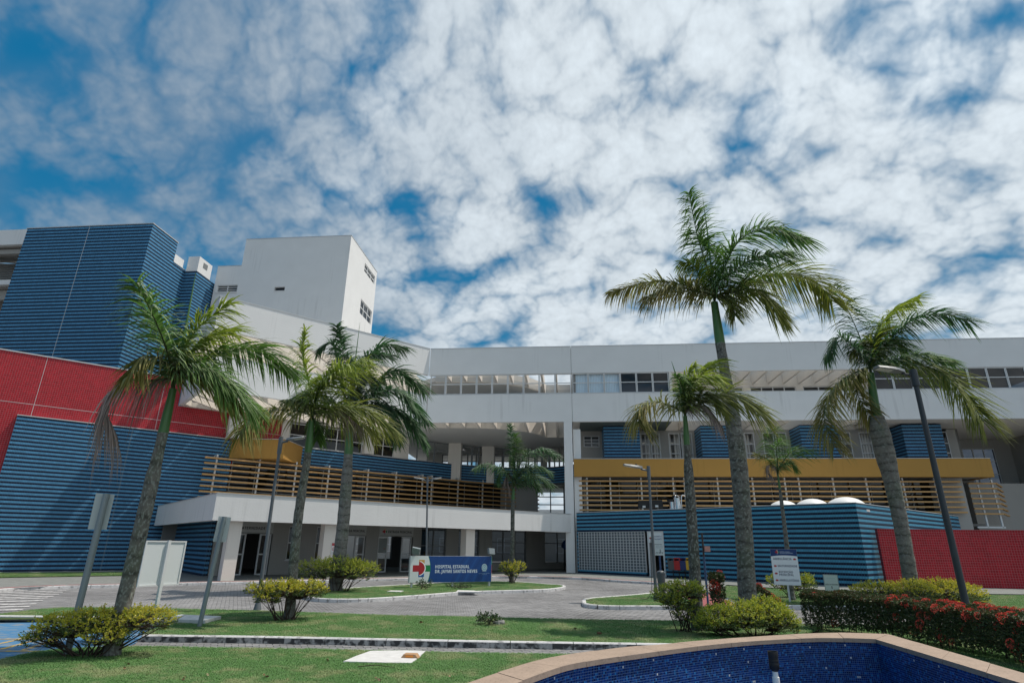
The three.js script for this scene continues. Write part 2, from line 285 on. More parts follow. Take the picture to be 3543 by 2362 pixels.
M.leaf = phy({ vertexColors: true, roughness: 0.9, transmission: 0.5, thickness: 0, side: THREE.DoubleSide, specularIntensity: 0.8 });
M.leafGloss = phy({ vertexColors: true, roughness: 0.82, transmission: 0.3, thickness: 0, side: THREE.DoubleSide, clearcoat: 0.35, clearcoatRoughness: 0.35 });
M.deadLeaf = std({ vertexColors: true, roughness: 0.9, side: THREE.DoubleSide });
M.twig = std({ color: lin(0.055, 0.038, 0.028), roughness: 0.95 });
M.petal = phy({ vertexColors: true, roughness: 0.85, transmission: 0.25, thickness: 0, side: THREE.DoubleSide });
M.blade = phy({ vertexColors: true, roughness: 0.85, transmission: 0.35, thickness: 0, side: THREE.DoubleSide });
M.pole = std({ color: lin(0.16, 0.18, 0.20), roughness: 0.5, metalness: 0.4, map: tex(128, (u, v) => { const d = 0.9 + 0.25 * fbm(u * 6, v * 8, 4, 0); return [d, d, d]; }, true, 1) });
M.poleDark = std({ color: lin(0.055, 0.065, 0.075), roughness: 0.55, metalness: 0.3, map: tex(128, (u, v) => { const d = 0.8 + 0.6 * Math.max(0, fbm(u * 4, v * 10, 4, 0)); return [d, d, d]; }, true, 1) });
M.galv = std({ color: lin(0.24, 0.28, 0.30), roughness: 0.5, metalness: 0.35 });
M.signBack = std({ color: lin(0.46, 0.52, 0.54), roughness: 0.5, metalness: 0.1 });
M.boardWhite = std({ color: lin(0.62, 0.66, 0.67), roughness: 0.6 });
M.lampHead = std({ color: lin(0.20, 0.22, 0.235), roughness: 0.5, metalness: 0.2 });
M.lens = std({ color: lin(0.55, 0.55, 0.50), roughness: 0.2 });
M.chrome = std({ color: lin(0.75, 0.76, 0.77), roughness: 0.15, metalness: 1 });
M.plastic = (r, g, b, o = 0.45) => std({ color: lin(r, g, b), roughness: o });
M.binGrey = M.plastic(0.085, 0.10, 0.115); M.black = M.plastic(0.012, 0.012, 0.013, 0.5);
M.dome = std({ color: lin(0.78, 0.79, 0.78), roughness: 0.5 });
M.glassBlock = phy({ color: lin(0.20, 0.25, 0.28), transmission: 0.45, thickness: 0, roughness: 0.3, ior: 1.5 });
M.rock = std({ map: grime, color: lin(0.62, 0.62, 0.6), roughness: 0.95 });

// ---------------------------------------------------------------- ground, drive, kerbs, lawns
const KH = 0.12;
// fountain outline at rim height
const RIM = 0.45;
const outPx = [[1560, 2382], [1700, 2333], [1774, 2309.6], [1847, 2287.5], [1936, 2268], [2054, 2250.6], [2171, 2236], [2313, 2225.6], [2371, 2219], [2554, 2205], [2783, 2191], [2900, 2188], [3076, 2193]];
const inPx = [[1655, 2412], [1788, 2362], [1870, 2331], [1965, 2300.7], [2050, 2285], [2142, 2271], [2250, 2256], [2369, 2240.3], [2460, 2230], [2610, 2216.7], [2822, 2206.4], [2920, 2207], [3032, 2210.6]];
let poolOut = smooth(xz(outPx, RIM), 4), poolIn = smooth(xz(inPx, RIM), 4);
const oc = G(3076, 2193, RIM), ic = G(3032, 2210.6, RIM), oe = G(3543, 2327, RIM), ie = G(3543, 2364.7, RIM);
const ext = (a, b, k) => [a.x + (b.x - a.x) * k, a.z + (b.z - a.z) * k];
const poolOutR = [[oc.x, oc.z], ext(oc, oe, 1.9)], poolInR = [[ic.x, ic.z], ext(ic, ie, 1.9)];
// close the basin in front of the camera, outside the frame
const hull = [...poolOut, poolOutR[1], [poolOutR[1][0] - 0.5, -2.6], [poolOut[0][0] + 0.6, -3.2]];
{
  const B = 2500, g = sheet([[-B, B], [B, B], [B, -B], [-B, -B]], -0.02, [hull]);
  struct('ground', g, M.ground);
}
// outlines, from the photograph's kerb edges
const lawnFront = [...smooth(xz([[-260, 2345], [-60, 2303], [0, 2285], [160, 2252], [300, 2240], [478, 2234]], 0.02), 4), ...xz([[900, 2240], [1490, 2253], [2060, 2264]], 0.02)];
for (const q of lawnFront) q[1] += 0.16;
const lawnFrontPoly = [...lawnFront, ...poolOut.slice().reverse().filter(([x, z]) => x < G(2060, 2250, RIM).x - 0.1).map(([x, z]) => [x, z - 0.05]), [-0.4, -4.5], [-7.5, -4.5]];
const midFrontL = xz([[-160, 2124], [0, 2128], [256, 2131], [560, 2138]], KH), midFrontR = xz([[497, 2195], [900, 2200], [1300, 2208], [1750, 2217], [2260, 2225], [2420, 2228]], KH);
const midBack = xz([[-160, 2138], [11, 2119], [120, 2106], [210, 2099], [383, 2099], [574, 2103], [850, 2108], [1309, 2124], [1750, 2133], [2024, 2140], [2348, 2144], [2700, 2150], [2850, 2160]], KH);
const midPoly = [...midFrontL, ...xz([[580, 2147], [560, 2160], [505, 2185]], KH), ...midFrontR, ...xz([[2560, 2222], [2700, 2205], [2790, 2185]], KH), ...midBack.slice().reverse()];
const islPx = [[1040, 2052], [1064, 2062], [1118, 2069], [1233, 2070], [1424, 2059], [1615, 2045], [1750, 2041], [1880, 2037], [1948, 2029], [1940, 2022], [1880, 2018], [1803, 2012], [1700, 2009], [1560, 2013], [1405, 2021], [1233, 2031], [1110, 2040]];
const island = smooth(xz(islPx, KH), 4, true);
const isl2Px = [[2021, 2080], [2032, 2088], [2070, 2092], [2142, 2094], [2275, 2094], [2400, 2096], [2450, 2092], [2400, 2076], [2350, 2062], [2300, 2050], [2275, 2049], [2200, 2055], [2142, 2060], [2070, 2065], [2030, 2070]];
const island2 = smooth(xz(isl2Px, KH), 4, true);
const rightPoly = xz([[2515, 2024], [2672, 2034], [2933, 2045], [3120, 2052], [3543, 2057], [3900, 2062], [3900, 2114], [3543, 2109], [3382, 2104], [3000, 2097], [2780, 2093], [2690, 2093], [2557, 2088], [2500, 2062], [2474, 2056]], KH);
const walkFront = [...xz([[-400, 2068], [0, 2036], [191, 2026], [405, 2021], [631, 2015], [857, 2011]], KH), ...xz([[1297, 2001], [1405, 1999], [1700, 1993], [1847, 1993], [1995, 1997], [2142, 2006], [2260, 2013], [2333, 2021], [2357, 2033]], KH)];
const walkEnd = xz([[2357, 2033], [2330, 2045], [2400, 2070], [2500, 2100], [2600, 2095], [2557, 2080], [2474, 2052], [2515, 2022], [2672, 2032], [2933, 2043], [3120, 2050], [3543, 2055], [3900, 2060]], KH);
const walkPoly = [...walkFront, ...walkEnd, [34, -30], [36, -62], [-60, -62], [-60, -20]];
const shaped = (name, poly, y, mat) => struct(name, sheet(poly, y), mat);
shaped('sidewalk', walkPoly, KH - 0.004, M.pathGrey);
{ // red warning strip along the kerb
  const f = smooth(walkFront, 5), gs = [], off = (p, q, d) => { const L = Math.hypot(q[0] - p[0], q[1] - p[1]) || 1; return [(q[1] - p[1]) / L * d, -(q[0] - p[0]) / L * d]; };
  for (let i = 0; i + 1 < f.length; i++) { const o1 = off(f[i], f[i + 1], 0.16), o2 = off(f[i], f[i + 1], 0.42); gs.push(sheet([[f[i][0] + o1[0], f[i][1] + o1[1]], [f[i + 1][0] + o1[0], f[i + 1][1] + o1[1]], [f[i + 1][0] + o2[0], f[i + 1][1] + o2[1]], [f[i][0] + o2[0], f[i][1] + o2[1]]], KH + 0.001)); }
  struct('tactile_strip', merge(gs), M.pathRed);
  struct('path', sheet(xz([[2362, 2034], [2420, 2040], [2480, 2060], [2560, 2094], [2440, 2098], [2350, 2058], [2335, 2044]], KH), KH + 0.002), M.pathRed);
}
const drive = struct('driveway', sheet([[-45, -7.5], [-7, -8], [-2.5, -10.2], [7.5, -10.2], [30, -9.8], [30, -40], [-45, -46]], -0.008), M.joint);
// pavers: 22 x 11 cm blocks in running bond; the nearest are single pieces
{
  const A = 24 * D2R, ca = Math.cos(A), sa = Math.sin(A), bw = 0.222, bh = 0.112, gap = 0.014, keep = [];
  const polys = [lawnFrontPoly, midPoly, island, island2, rightPoly, walkPoly, hull];
  const boxes = polys.map(p => [Math.min(...p.map(q => q[0])), Math.max(...p.map(q => q[0])), Math.min(...p.map(q => q[1])), Math.max(...p.map(q => q[1]))]);
  const covered = (x, z) => polys.some((p, k) => x > boxes[k][0] && x < boxes[k][1] && z > boxes[k][2] && z < boxes[k][3] && inside(p, x, z));
  for (let j = -420; j < 420; j++) for (let i = -260; i < 260; i++) {
    const a = (i + (j & 1) * 0.5) * bw, b = j * bh, x = a * ca + b * sa - 4, z = -a * sa + b * ca - 22;
    if (z > -8.6 || z < -36 || x < 0.92 * z - 1.5 || x > -0.92 * z + 1.5 || x > 24) continue;
    const y = Math.atan2(-EYE, -z); if (y < -0.22 || covered(x, z)) continue;
    keep.push([x, z, hash(i, j)]);
  }
  const one = new THREE.BoxGeometry(bw - gap, 0.02, bh - gap).toNonIndexed(), P = one.attributes.position.array, N = one.attributes.normal.array, sel = [];
  for (let f = 0; f < 12; f++) if (N[f * 9 + 1] > -0.5) sel.push(f);
  keep.sort((p, q) => Math.hypot(p[0], p[1]) - Math.hypot(q[0], q[1]));
  const singles = keep.slice(0, 300), rest = keep.slice(300), g1 = metre(flat(one.clone()));
  singles.forEach(([x, z, h], k) => { const m = part(k ? 'paver_' + String(k).padStart(3, '0') : 'paver', g1, M.paver[Math.floor(h * 4)], drive); m.position.set(x, -0.004 + h * 0.005, z); m.rotation.y = A + (h - 0.5) * 0.03; });
  const nv = rest.length * sel.length * 3, pos = new Float32Array(nv * 3), nor = new Float32Array(nv * 3), col = new Float32Array(nv * 3); let o = 0;
  for (const [x, z, h] of rest) {
    const stain = 0.92 + 0.5 * fbm(x * 0.35, z * 0.35, 4) + 0.25 * fbm(x * 1.7 + 9, z * 1.7, 3), t = 0.25 * (0.86 + 0.28 * h) * stain, tilt = (h * 7 % 1 - 0.5) * 0.006;
    for (const f of sel) for (let q = 0; q < 9; q += 3) {
      const lx = P[f * 9 + q], ly = P[f * 9 + q + 1], lz = P[f * 9 + q + 2];
      pos[o] = x + lx * ca + lz * sa; pos[o + 1] = ly - 0.004 + h * 0.004 + lx * tilt * 4; pos[o + 2] = z - lx * sa + lz * ca;
      const nx = N[f * 9 + q], ny = N[f * 9 + q + 1], nz = N[f * 9 + q + 2]; nor[o] = nx * ca + nz * sa; nor[o + 1] = ny; nor[o + 2] = -nx * sa + nz * ca;
      col[o] = t; col[o + 1] = t * 1.0; col[o + 2] = t * 1.02; o += 3;
    }
  }
  const g = new THREE.BufferGeometry(); g.setAttribute('position', new THREE.BufferAttribute(pos, 3)); g.setAttribute('normal', new THREE.BufferAttribute(nor, 3)); g.setAttribute('color', new THREE.BufferAttribute(col, 3));
  part('paving', g, M.paverAll, drive, 'stuff');
  console.log('pavers', keep.length);
}
// painted bays and stripes
{
  const bay = xz([[-260, 2345], [-60, 2303], [0, 2284], [160, 2251], [300, 2240], [440, 2236], [470, 2222], [490, 2200], [560, 2160], [560, 2150], [256, 2146], [0, 2143], [-260, 2138]], 0.02);
  struct('painted_bay', sheet(bay, 0.018), M.paintBlue);
  const ln = (a, b, w) => { const p = G(...a, 0.02), q = G(...b, 0.02), d = q.clone().sub(p).normalize(), s = V(-d.z, 0, d.x).multiplyScalar(w / 2); return sheet([[p.x + s.x, p.z + s.z], [q.x + s.x, q.z + s.z], [q.x - s.x, q.z - s.z], [p.x - s.x, p.z - s.z]], 0.022); };
  struct('bay_lines', merge([ln([-200, 2252], [160, 2252], 0.12), ln([0, 2246], [130, 2212], 0.10), ln([-90, 2246], [60, 2212], 0.10), ln([80, 2248], [190, 2214], 0.1), ln([-250, 2211], [200, 2209], 0.10)]), M.paintYellow);
  struct('bay_edge', merge([ln([118, 2187], [150, 2186], 0.1), ln([0, 2284], [160, 2252], 0.05)]), M.paintWhite);
  const ys = [[2043, 228], [2049, 215], [2055, 202], [2062, 183], [2068, 163], [2077, 146], [2088, 124], [2097, 102], [2108, 76]];
  ys.forEach(([y, x], k) => struct('crossing_stripe', ln([-320, y + 18 - k], [x, y], 0.26), M.paintWhite));
}
// kerb stones along a path, each its own piece
function kerb(pts, mat, len = 0.95, w = 0.13, h = KH, closed = false) {
  const k = new THREE.Group(); k.name = numbered('kerb'); k.userData = { kind: 'structure' }; scene.add(k);
  const c = new THREE.CatmullRomCurve3(pts.map(([x, z]) => V(x, 0, z)), closed, 'centripetal'), L = c.getLength(), n = Math.max(1, Math.round(L / len));
  c.arcLengthDivisions = 400; c.updateArcLengths();
  for (let i = 0; i < n; i++) {
    const gs = [], ts = [], m = 3;
    for (let s = 0; s < m; s++) {
      const a = c.getPointAt((i + s / m) / n), b = c.getPointAt((i + (s + 1) / m) / n), d = b.clone().sub(a).normalize();
      if (s === 0) a.addScaledVector(d, 0.006); if (s === m - 1) b.addScaledVector(d, -0.006);
      const side = V(-d.z, 0, d.x).multiplyScalar(w / 2), ch = 0.018, q = (p, o, y) => p.clone().addScaledVector(side, o).setY(y);
      const sec = [[-1, -0.05], [-1, h - ch], [-1 + ch * 2 / w, h], [1 - ch * 2 / w, h], [1, h - ch], [1, -0.05]], pos = [];
      for (let e = 0; e < 5; e++) { const A0 = q(a, ...sec[e]), A1 = q(a, ...sec[e + 1]), B0 = q(b, ...sec[e]), B1 = q(b, ...sec[e + 1]); for (const v of [A0, B0, A1, A1, B0, B1]) pos.push(v.x, v.y, v.z); }
      if (s === 0 || s === m - 1) { const p = s === 0 ? a : b, cs = sec.map(z => q(p, ...z)); for (let e = 1; e < 5; e++) for (const v of s === 0 ? [cs[0], cs[e], cs[e + 1]] : [cs[0], cs[e + 1], cs[e]]) pos.push(v.x, v.y, v.z); }
      const mk = (ps) => { const g = new THREE.BufferGeometry(); g.setAttribute('position', new THREE.Float32BufferAttribute(ps, 3)); g.computeVertexNormals(); return metre(g, rnd() * 5, rnd() * 5); };
      if (mat === M.kerbStain) { ts.push(mk(pos.slice(18, 72))); gs.push(mk([...pos.slice(0, 18), ...pos.slice(72)])); } else gs.push(mk(pos));
    }
    const ks = part(i ? 'kerb_stone_' + String(i).padStart(3, '0') : 'kerb_stone', gs, mat, k); if (ts.length) part('painted_top', ts, M.kerb, ks);
  }
  return k;
}
kerb(midFrontR, M.kerbStain, 1.15); kerb(midFrontL, M.kerb, 1.0);
kerb(island, M.kerb, 0.9, 0.13, KH, true); kerb(island2, M.kerb, 0.9, 0.13, KH, true); kerb(walkFront, M.kerb, 0.95);
kerb(xz([[3900, 2114], [3543, 2109], [3382, 2104], [3000, 2097], [2780, 2093], [2690, 2093]], KH), M.kerb, 1.0);
kerb(xz([[2690, 2093], [2557, 2088], [2500, 2062], [2474, 2056]], KH), M.kerb, 0.9);
struct('lawn_edging', ribbon(lawnFront.map(([x, z]) => [x, z - 0.02]), -0.02, 0.03, 0.05), M.concrete);
const lawns = [['lawn', lawnFrontPoly, 0.02], ['lawn', midPoly, KH - 0.035], ['lawn', island, KH - 0.035], ['lawn', island2, KH - 0.035], ['lawn', rightPoly, KH - 0.035]];
const bedPoly = xz([[-300, 2012], [0, 1999], [417, 1992], [560, 1990], [560, 1980], [-300, 1985]], KH);
lawns.push(['lawn', bedPoly, KH + 0.02]);
const hedgeBed = [...xz([[2800, 2196], [2900, 2192], [3070, 2196]], 0.3), ...xz([[3560, 2330], [4100, 2480], [4100, 2300], [3700, 2215], [3400, 2178], [3100, 2166], [2850, 2164]], 0.02)];
lawns.push(['lawn', hedgeBed, 0.025]);
for (const [n, p, y] of lawns) struct(n, sheet(p, y), M.soil);
// covers set into the grass
const coverPx = [[[1187, 2287], [1232, 2268], [1282, 2250.5], [1390, 2249], [1472, 2251], [1452, 2270], [1424, 2292], [1330, 2291]], [[553, 2140], [590, 2131], [628, 2125], [765, 2131], [735, 2138], [708, 2146], [640, 2143]], [[1338, 2045], [1352, 2042], [1396, 2042.5], [1386, 2046]], [[1578, 2046], [1584, 2041], [1640, 2042], [1662, 2047]]], coverH = [0.055, KH + 0.05, KH + 0.012, KH + 0.012], covers = coverPx.map((c, k) => xz(c, coverH[k]));
// grass: tufts of blades
{
  const blades = (n, hgt, wid) => { const pos = [], col = []; for (let b = 0; b < n; b++) { const a = rnd() * 6.28, r = rnd() * 0.03, l = hgt * rr(0.6, 1.25), bend = rr(0.2, 0.85) * l, bx0 = Math.cos(a * 3) * r, bz0 = Math.sin(a * 3) * r, sx = Math.cos(a + 1.57) * wid / 2, sz = Math.sin(a + 1.57) * wid / 2, mx = bx0 + Math.cos(a) * bend * 0.35, mz = bz0 + Math.sin(a) * bend * 0.35, tx = bx0 + Math.cos(a) * bend, tz = bz0 + Math.sin(a) * bend, my = l * 0.62, ty = l * 0.95;
    const A = [bx0 - sx, -0.01, bz0 - sz], B = [bx0 + sx, -0.01, bz0 + sz], C = [mx + sx * 0.8, my, mz + sz * 0.8], Dd = [mx - sx * 0.8, my, mz - sz * 0.8], E = [tx, ty, tz];
    const t = rr(0.8, 1.2); for (const v of [A, B, C, A, C, Dd, Dd, C, E]) { pos.push(...v); col.push(t, t, t); } }
    const g = new THREE.BufferGeometry(); g.setAttribute('position', new THREE.Float32BufferAttribute(pos, 3)); g.setAttribute('color', new THREE.Float32BufferAttribute(col, 3)); g.computeVertexNormals();
    const nn = g.attributes.normal; for (let i = 0; i < nn.count; i++) { const v = V(nn.getX(i), nn.getY(i), nn.getZ(i)); if (v.y < 0) v.negate(); v.y += 0.5; v.normalize(); nn.setXYZ(i, v.x, v.y, v.z); } return rewind(g); };
  const geo = blades(12, 0.043, 0.0058);
  const dens = [3600, 2200, 900, 900, 520, 400, 1500];
  lawns.forEach(([n, poly, y], k) => {
    const x0 = Math.min(...poly.map(p => p[0])), x1 = Math.max(...poly.map(p => p[0])), z0 = Math.min(...poly.map(p => p[1])), z1 = Math.max(...poly.map(p => p[1])), list = [];
    const N = Math.floor((x1 - x0) * (z1 - z0) * dens[k]);
    for (let i = 0; i < N && list.length < 170000; i++) { const x = rr(x0, x1), z = rr(z0, z1); if (z > -6.2 || x < 0.93 * z - 0.6 || x > -0.93 * z + 0.6) continue; if (inside(poly, x + rr(-0.05, 0.05), z + rr(-0.05, 0.05)) && !covers.some(c => inside(c, x, z))) list.push([x, z]); }
    const im = new THREE.InstancedMesh(geo, M.blade, list.length), m4 = new THREE.Matrix4(), q = new THREE.Quaternion(), c = new THREE.Color();
    list.forEach(([x, z], i) => {
      const patch = fbm(x * 0.55 + 3, z * 0.55, 4), dry = sstep(0.0, 0.5, fbm(x * 1.3 + 20, z * 1.3 + 4, 4) + 0.5 * fbm(x * 5, z * 5, 2) + 0.12), s = rr(0.55, 0.9) * (1 + 0.35 * patch);
      q.setFromAxisAngle(V(0, 1, 0), rnd() * 6.28); m4.compose(V(x, y, z), q, V(s * 1.2, s, s * 1.2)); im.setMatrixAt(i, m4);
      const v = rr(0.86, 1.14); c.setRGB(mix(0.110, 0.34, dry * 0.75) * v, mix(0.275, 0.40, dry * 0.6) * v, mix(0.055, 0.17, dry * 0.75) * v); im.setColorAt(i, c);
    });
    im.castShadow = im.receiveShadow = true;
    top(im, 'grass', ['mown grass of the front lawn beside the fountain rim', 'mown grass of the long lawn behind the stained kerb', 'mown grass of the island around the blue hospital sign', 'mown grass of the small island around the bin', 'mown grass of the lawn before the red tiled wall', 'narrow strip of grass at the foot of the striped wall', 'shaded grass under the red flowering hedge'][k], 'grass'); im.userData.kind = 'stuff';
    console.log('grass', k, list.length);
  });
}

// ---------------------------------------------------------------- buildings
function win(parent, x0, x1, y0, y1, z, cols, rows, o = {}) {
  const { glass = M.tint, frame = M.frame, b = 0.055, d = 0.09, name = 'window', open = [] } = o, gs = [], xs = [], ys = [];
  for (let i = 0; i <= cols; i++) xs.push(mix(x0, x1, i / cols));
  const rw = Array.isArray(rows) ? rows : [...Array(rows + 1).keys()].map(k => k / rows); for (const r of rw) ys.push(mix(y0, y1, r));
  xs.forEach((x, i) => { const w = i && i < cols ? b * 1.25 : b; const a = i === 0 ? x : i === cols ? x - w : x - w / 2; gs.push(bx(a, a + w, y0, y1, z - d, z)); });
  ys.forEach((y, j) => { const a = j === 0 ? y : j === ys.length - 1 ? y - b : y - b / 2; for (let i = 0; i < cols; i++) gs.push(bx(xs[i] + b * 0.5, xs[i + 1] - b * 0.5, a, a + b, z - d + 0.008, z - 0.008)); });
  const w = part(name, gs, frame, parent);
  for (let i = 0; i < cols; i++) for (let j = 0; j + 1 < ys.length; j++) {
    if (open.includes(i)) continue;
    const g = new THREE.PlaneGeometry(xs[i + 1] - xs[i] - b, ys[j + 1] - ys[j] - b * 0.9).translate((xs[i] + xs[i + 1]) / 2, (ys[j] + ys[j + 1]) / 2, z - d * 0.55);
    part('pane', g, o.glassAt ? o.glassAt(i, j) : glass, w);
  }
  return w;
}
const FT = 15.72, FB = 13.65, BT = 12.12, BB = 10.08;
const upR = [[-10.5, -1.87], [-9.2, -2.0], [-8.06, -2.05], [-6.9, -2.16], [-5.7, -2.4], [-3.4, -3.84], [-2.4, -5.3], [-2.05, -6.2], [0, -6.25]];
// ---- right wing
const wingR = thing('hospital_wing', 'long white hospital wing with ochre balcony band and window strip under a deep fascia', 'building', COL, -RA);
{
  const P = wingR;
  for (const [a, b, k] of [[-10.56, -0.012, 0], [0.012, 36, 1]]) {
    part('fascia', bx(a, b, FB, FT - 0.015, -0.24, 0), M.white, P); part('parapet', bx(a, b, BB, BT, -0.24, 0), M.white, P);
    part('coping', bx(a, b, FT - 0.013, FT + 0.03, -0.27, 0.03), M.cap, P); part('coping', bx(a + (k ? 0 : 0.1), b, BT + 0.002, BT + 0.03, -0.27, 0.02), M.cap, P);
  }
  parts('joint_backing', [bx(-0.1, 0.1, FB + 0.01, FT - 0.03, -0.30, -0.245), bx(-0.1, 0.1, BB + 0.01, BT - 0.02, -0.30, -0.245)], M.shadeWall, P);
  // roofs and floors
  parts('roof', [bx(0.05, 6.95, 14.55, 14.85, -15, -0.25), bx(6.95, 20.83, 14.6, 14.9, -15, -3.72), bx(20.83, 36, 14.55, 14.85, -15, -0.25)], M.shadeWall, P);
  parts('floor_slab', [bx(0.05, 6.95, BB + 0.03, BB + 0.4, -12, -0.25), bx(6.95, 20.83, BB + 0.03, BB + 0.4, -12, -3.72), bx(20.83, 36, BB + 0.03, BB + 0.4, -12, -0.25)], M.cream, P);
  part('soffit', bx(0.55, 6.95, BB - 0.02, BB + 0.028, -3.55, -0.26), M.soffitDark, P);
  part('roof_slab', prism([...upR, [0, -16], [-14, -16], [-12.2, -3.3]].map(([u, n]) => [u, n]), FB + 0.05, FB + 0.4), M.ceiling, P);
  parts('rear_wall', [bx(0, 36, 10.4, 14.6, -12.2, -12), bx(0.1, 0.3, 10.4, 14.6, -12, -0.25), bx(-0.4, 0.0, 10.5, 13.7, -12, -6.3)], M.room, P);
  // window strip: nine clear bays before the void, six with blinds, an open pergola, then dark glass
  for (let i = 0; i < 9; i++) { const a = -10.45 + i * 1.158; win(P, a + 0.01, a + 1.148, BT + 0.03, FB - 0.01, -0.05, 1, [0, 0.53, 1], { glass: M.glass }); }
  for (let i = 0; i < 6; i++) { const a = 0.06 + i * 1.148; win(P, a + 0.01, a + 1.138, BT + 0.03, FB - 0.01, -0.05, 1, [0, 0.53, 1], { glassAt: (q, j) => i < 3 ? M.glass : j ? M.tintDark : M.tint });
    if (i < 3) { for (let s = 0; s < 9; s++) part('blind', bx(a + 0.06 + s * 0.115, a + 0.165 + s * 0.115, BT - 0.4, FB - 0.05, -0.30, -0.285), M.blind, P); }
    else part('blind', bx(a + 0.06, a + 1.09, BT - 0.4, BT + 0.78, -0.30, -0.285), M.blindGrey, P); }
  parts('end_wall', [bx(6.97, 7.15, BT + 0.03, FB + 0.9, -3.7, -0.01), bx(20.65, 20.82, BT + 0.03, FB + 0.9, -3.7, -0.01), bx(6.97, 7.15, 10.4, BT, -3.7, -0.26), bx(20.65, 20.82, 10.4, BT, -3.7, -0.26)], M.cream, P);
  for (let i = 0; i < 12; i++) { const a = 20.9 + i * 1.235; win(P, a + 0.01, a + 1.225, BT + 0.03, FB - 0.01, -0.05, 1, [0, 0.53, 1], { glass: M.tintDark }); }
  for (let k = -5; k <= 5; k++) part('beam', bx(13.9 + k * 1.143 - 0.08, 13.9 + k * 1.143 + 0.08, FB + 0.002, 14.6, -3.69, -0.245), M.cream, P);
  for (let k = -2; k <= 3; k++) part('beam', bx(12.69 + k * 2.286 - 0.1, 12.69 + k * 2.286 + 0.1, BB + 0.002, 10.75, -3.69, -0.245), M.cream, P);
  parts('gallery_wall', [bx(7.15, 20.65, 10.42, 11.6, -3.95, -3.7), bx(7.15, 20.65, 13.42, 14.6, -3.95, -3.7), ...[7.5, 10.4, 13.4, 17.3, 20.1].map(u => bx(u - 0.25, u + 0.25, 11.6, 13.42, -3.94, -3.7))], M.cream, P);
  for (const [a, b, n] of [[7.77, 10.13, 2], [10.67, 13.13, 2], [13.67, 17.03, 4], [17.57, 19.83, 2]]) { win(P, a, b, 11.62, 13.4, -3.74, n, 1, { glass: M.tint }); part('curtain', bx(a, b, 11.6, 13.3, -4.06, -4.04), M.curtain, P); }
  // fins over and under the void
  for (const [u, n] of [[-9.3, -2], [-8.1, -2.05], [-6.95, -2.16], [-5.75, -2.4], [-4.55, -3], [-3.4, -3.85], [-2.2, -6.0], [-1.15, -6.2]]) {
    part('beam', bx(u - 0.08, u + 0.08, FB + 0.003, 14.5, n, -0.245), M.cream, P); part('beam', bx(u - 0.08, u + 0.08, BB + 0.004, 10.85, n, -0.245), M.cream, P);
  }
  parts('edge_beam', [ribbon(upR.map(([u, n]) => [u, n - 0.02]), BB + 0.003, 11.9, 0.18), ribbon(upR.map(([u, n]) => [u, n - 0.02]), FB - 0.02, 14.5, 0.18)], M.cream, P);
  part('column', bx(-0.62, -0.03, 0.1, BB - 0.003, -0.55, -0.01), M.white, P); part('column', bx(0.03, 0.55, 0.1, 9.6, -1.2, -0.35), M.white, P);
  // second level: recessed wall, striped boxes, paired windows
  const Z = -3.6;
  for (const u of [2.25, 9.15, 16.02, 22.87]) part('tiled_box', bx(u, u + 2.58, 7.2, BB - 0.03, Z, -1.55), M.blueTile, P);
  const W2 = [[5.08, 6.58], [7.2, 8.95], [11.95, 13.45], [14.05, 15.8], [18.82, 20.3], [20.9, 22.65]];
  for (const [a, b] of W2) { const mid = (a + b) / 2; for (const [s, e] of [[a, mid - 0.04], [mid + 0.04, b]]) { win(P, s, e, 7.25, 9.88, Z + 0.02, 1, [0, 0.42, 0.68, 1], { glass: M.glass, b: 0.075 }); }
    for (let k = 0; k < 9; k++) if (hash(k, Math.floor(a * 10)) > 0.28) part('curtain', bx(a + 0.05 + k * (b - a) / 9, a + 0.03 + (k + 0.86) * (b - a) / 9, 7.3, 9.8, Z - 0.24, Z - 0.22), M.curtain, P); }
  const piers = [[0.5, 0.85], [2.05, 2.25], [4.83, 5.08], [6.58, 7.2], [8.95, 9.15], [11.73, 11.95], [13.45, 14.05], [15.8, 16.02], [18.6, 18.82], [20.3, 20.9], [22.65, 22.87], [25.45, 25.6], [27.0, 27.75]];
  parts('recessed_wall', [...piers.map(([a, b]) => bx(a, b, 6.9, BB, Z - 0.3, Z)), bx(0.85, 2.05, 6.9, 8.85, Z - 0.3, Z), bx(0.85, 2.05, 9.7, BB, Z - 0.3, Z), ...W2.map(([a, b]) => bx(a, b, 9.88, BB, Z - 0.29, Z - 0.01)), bx(0.5, 28, 6.6, 7.2, Z - 0.31, Z - 0.02)], M.shadeWall, P);  // recess shade is put into the wall colour
  win(P, 0.86, 2.04, 8.86, 9.69, Z, 2, 3, { glass: M.tintDark });
  win(P, 25.62, 26.98, 7.25, 9.88, Z + 0.02, 1, [0, 0.42, 0.68, 1], { glass: M.tint });

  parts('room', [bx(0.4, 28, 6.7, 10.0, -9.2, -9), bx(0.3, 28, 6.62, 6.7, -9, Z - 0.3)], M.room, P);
  // deep recess at the right end
  parts('recess_wall', [bx(27.75, 30.6, 2.5, BB, -8.4, -8.1), bx(33.0, 36, 2.5, BB, -8.4, -8.1), bx(30.6, 33.0, 9.35, BB, -8.39, -8.11), bx(30.6, 33, 2.5, 6.4, -8.39, -8.11), bx(27.6, 27.75, 2.5, BB, -8.1, Z), bx(34.2, 34.5, 0, BB - 0.02, -8.1, -1.5)], M.shadeWall, P);
  win(P, 30.6, 33.0, 6.4, 9.35, -8.14, 3, 3, { glass: M.tintDark });
  // ochre balcony band
  part('balcony_band', bx(0.03, 27.05, 6.27, 7.46, -0.30, -0.004), M.yellow, P); part('coping', bx(0.02, 27.07, 7.462, 7.49, -0.33, 0.02), M.cap, P); part('balcony_band', bx(26.75, 27.05, 6.27, 7.455, -2.2, -0.302), M.yellow, P);
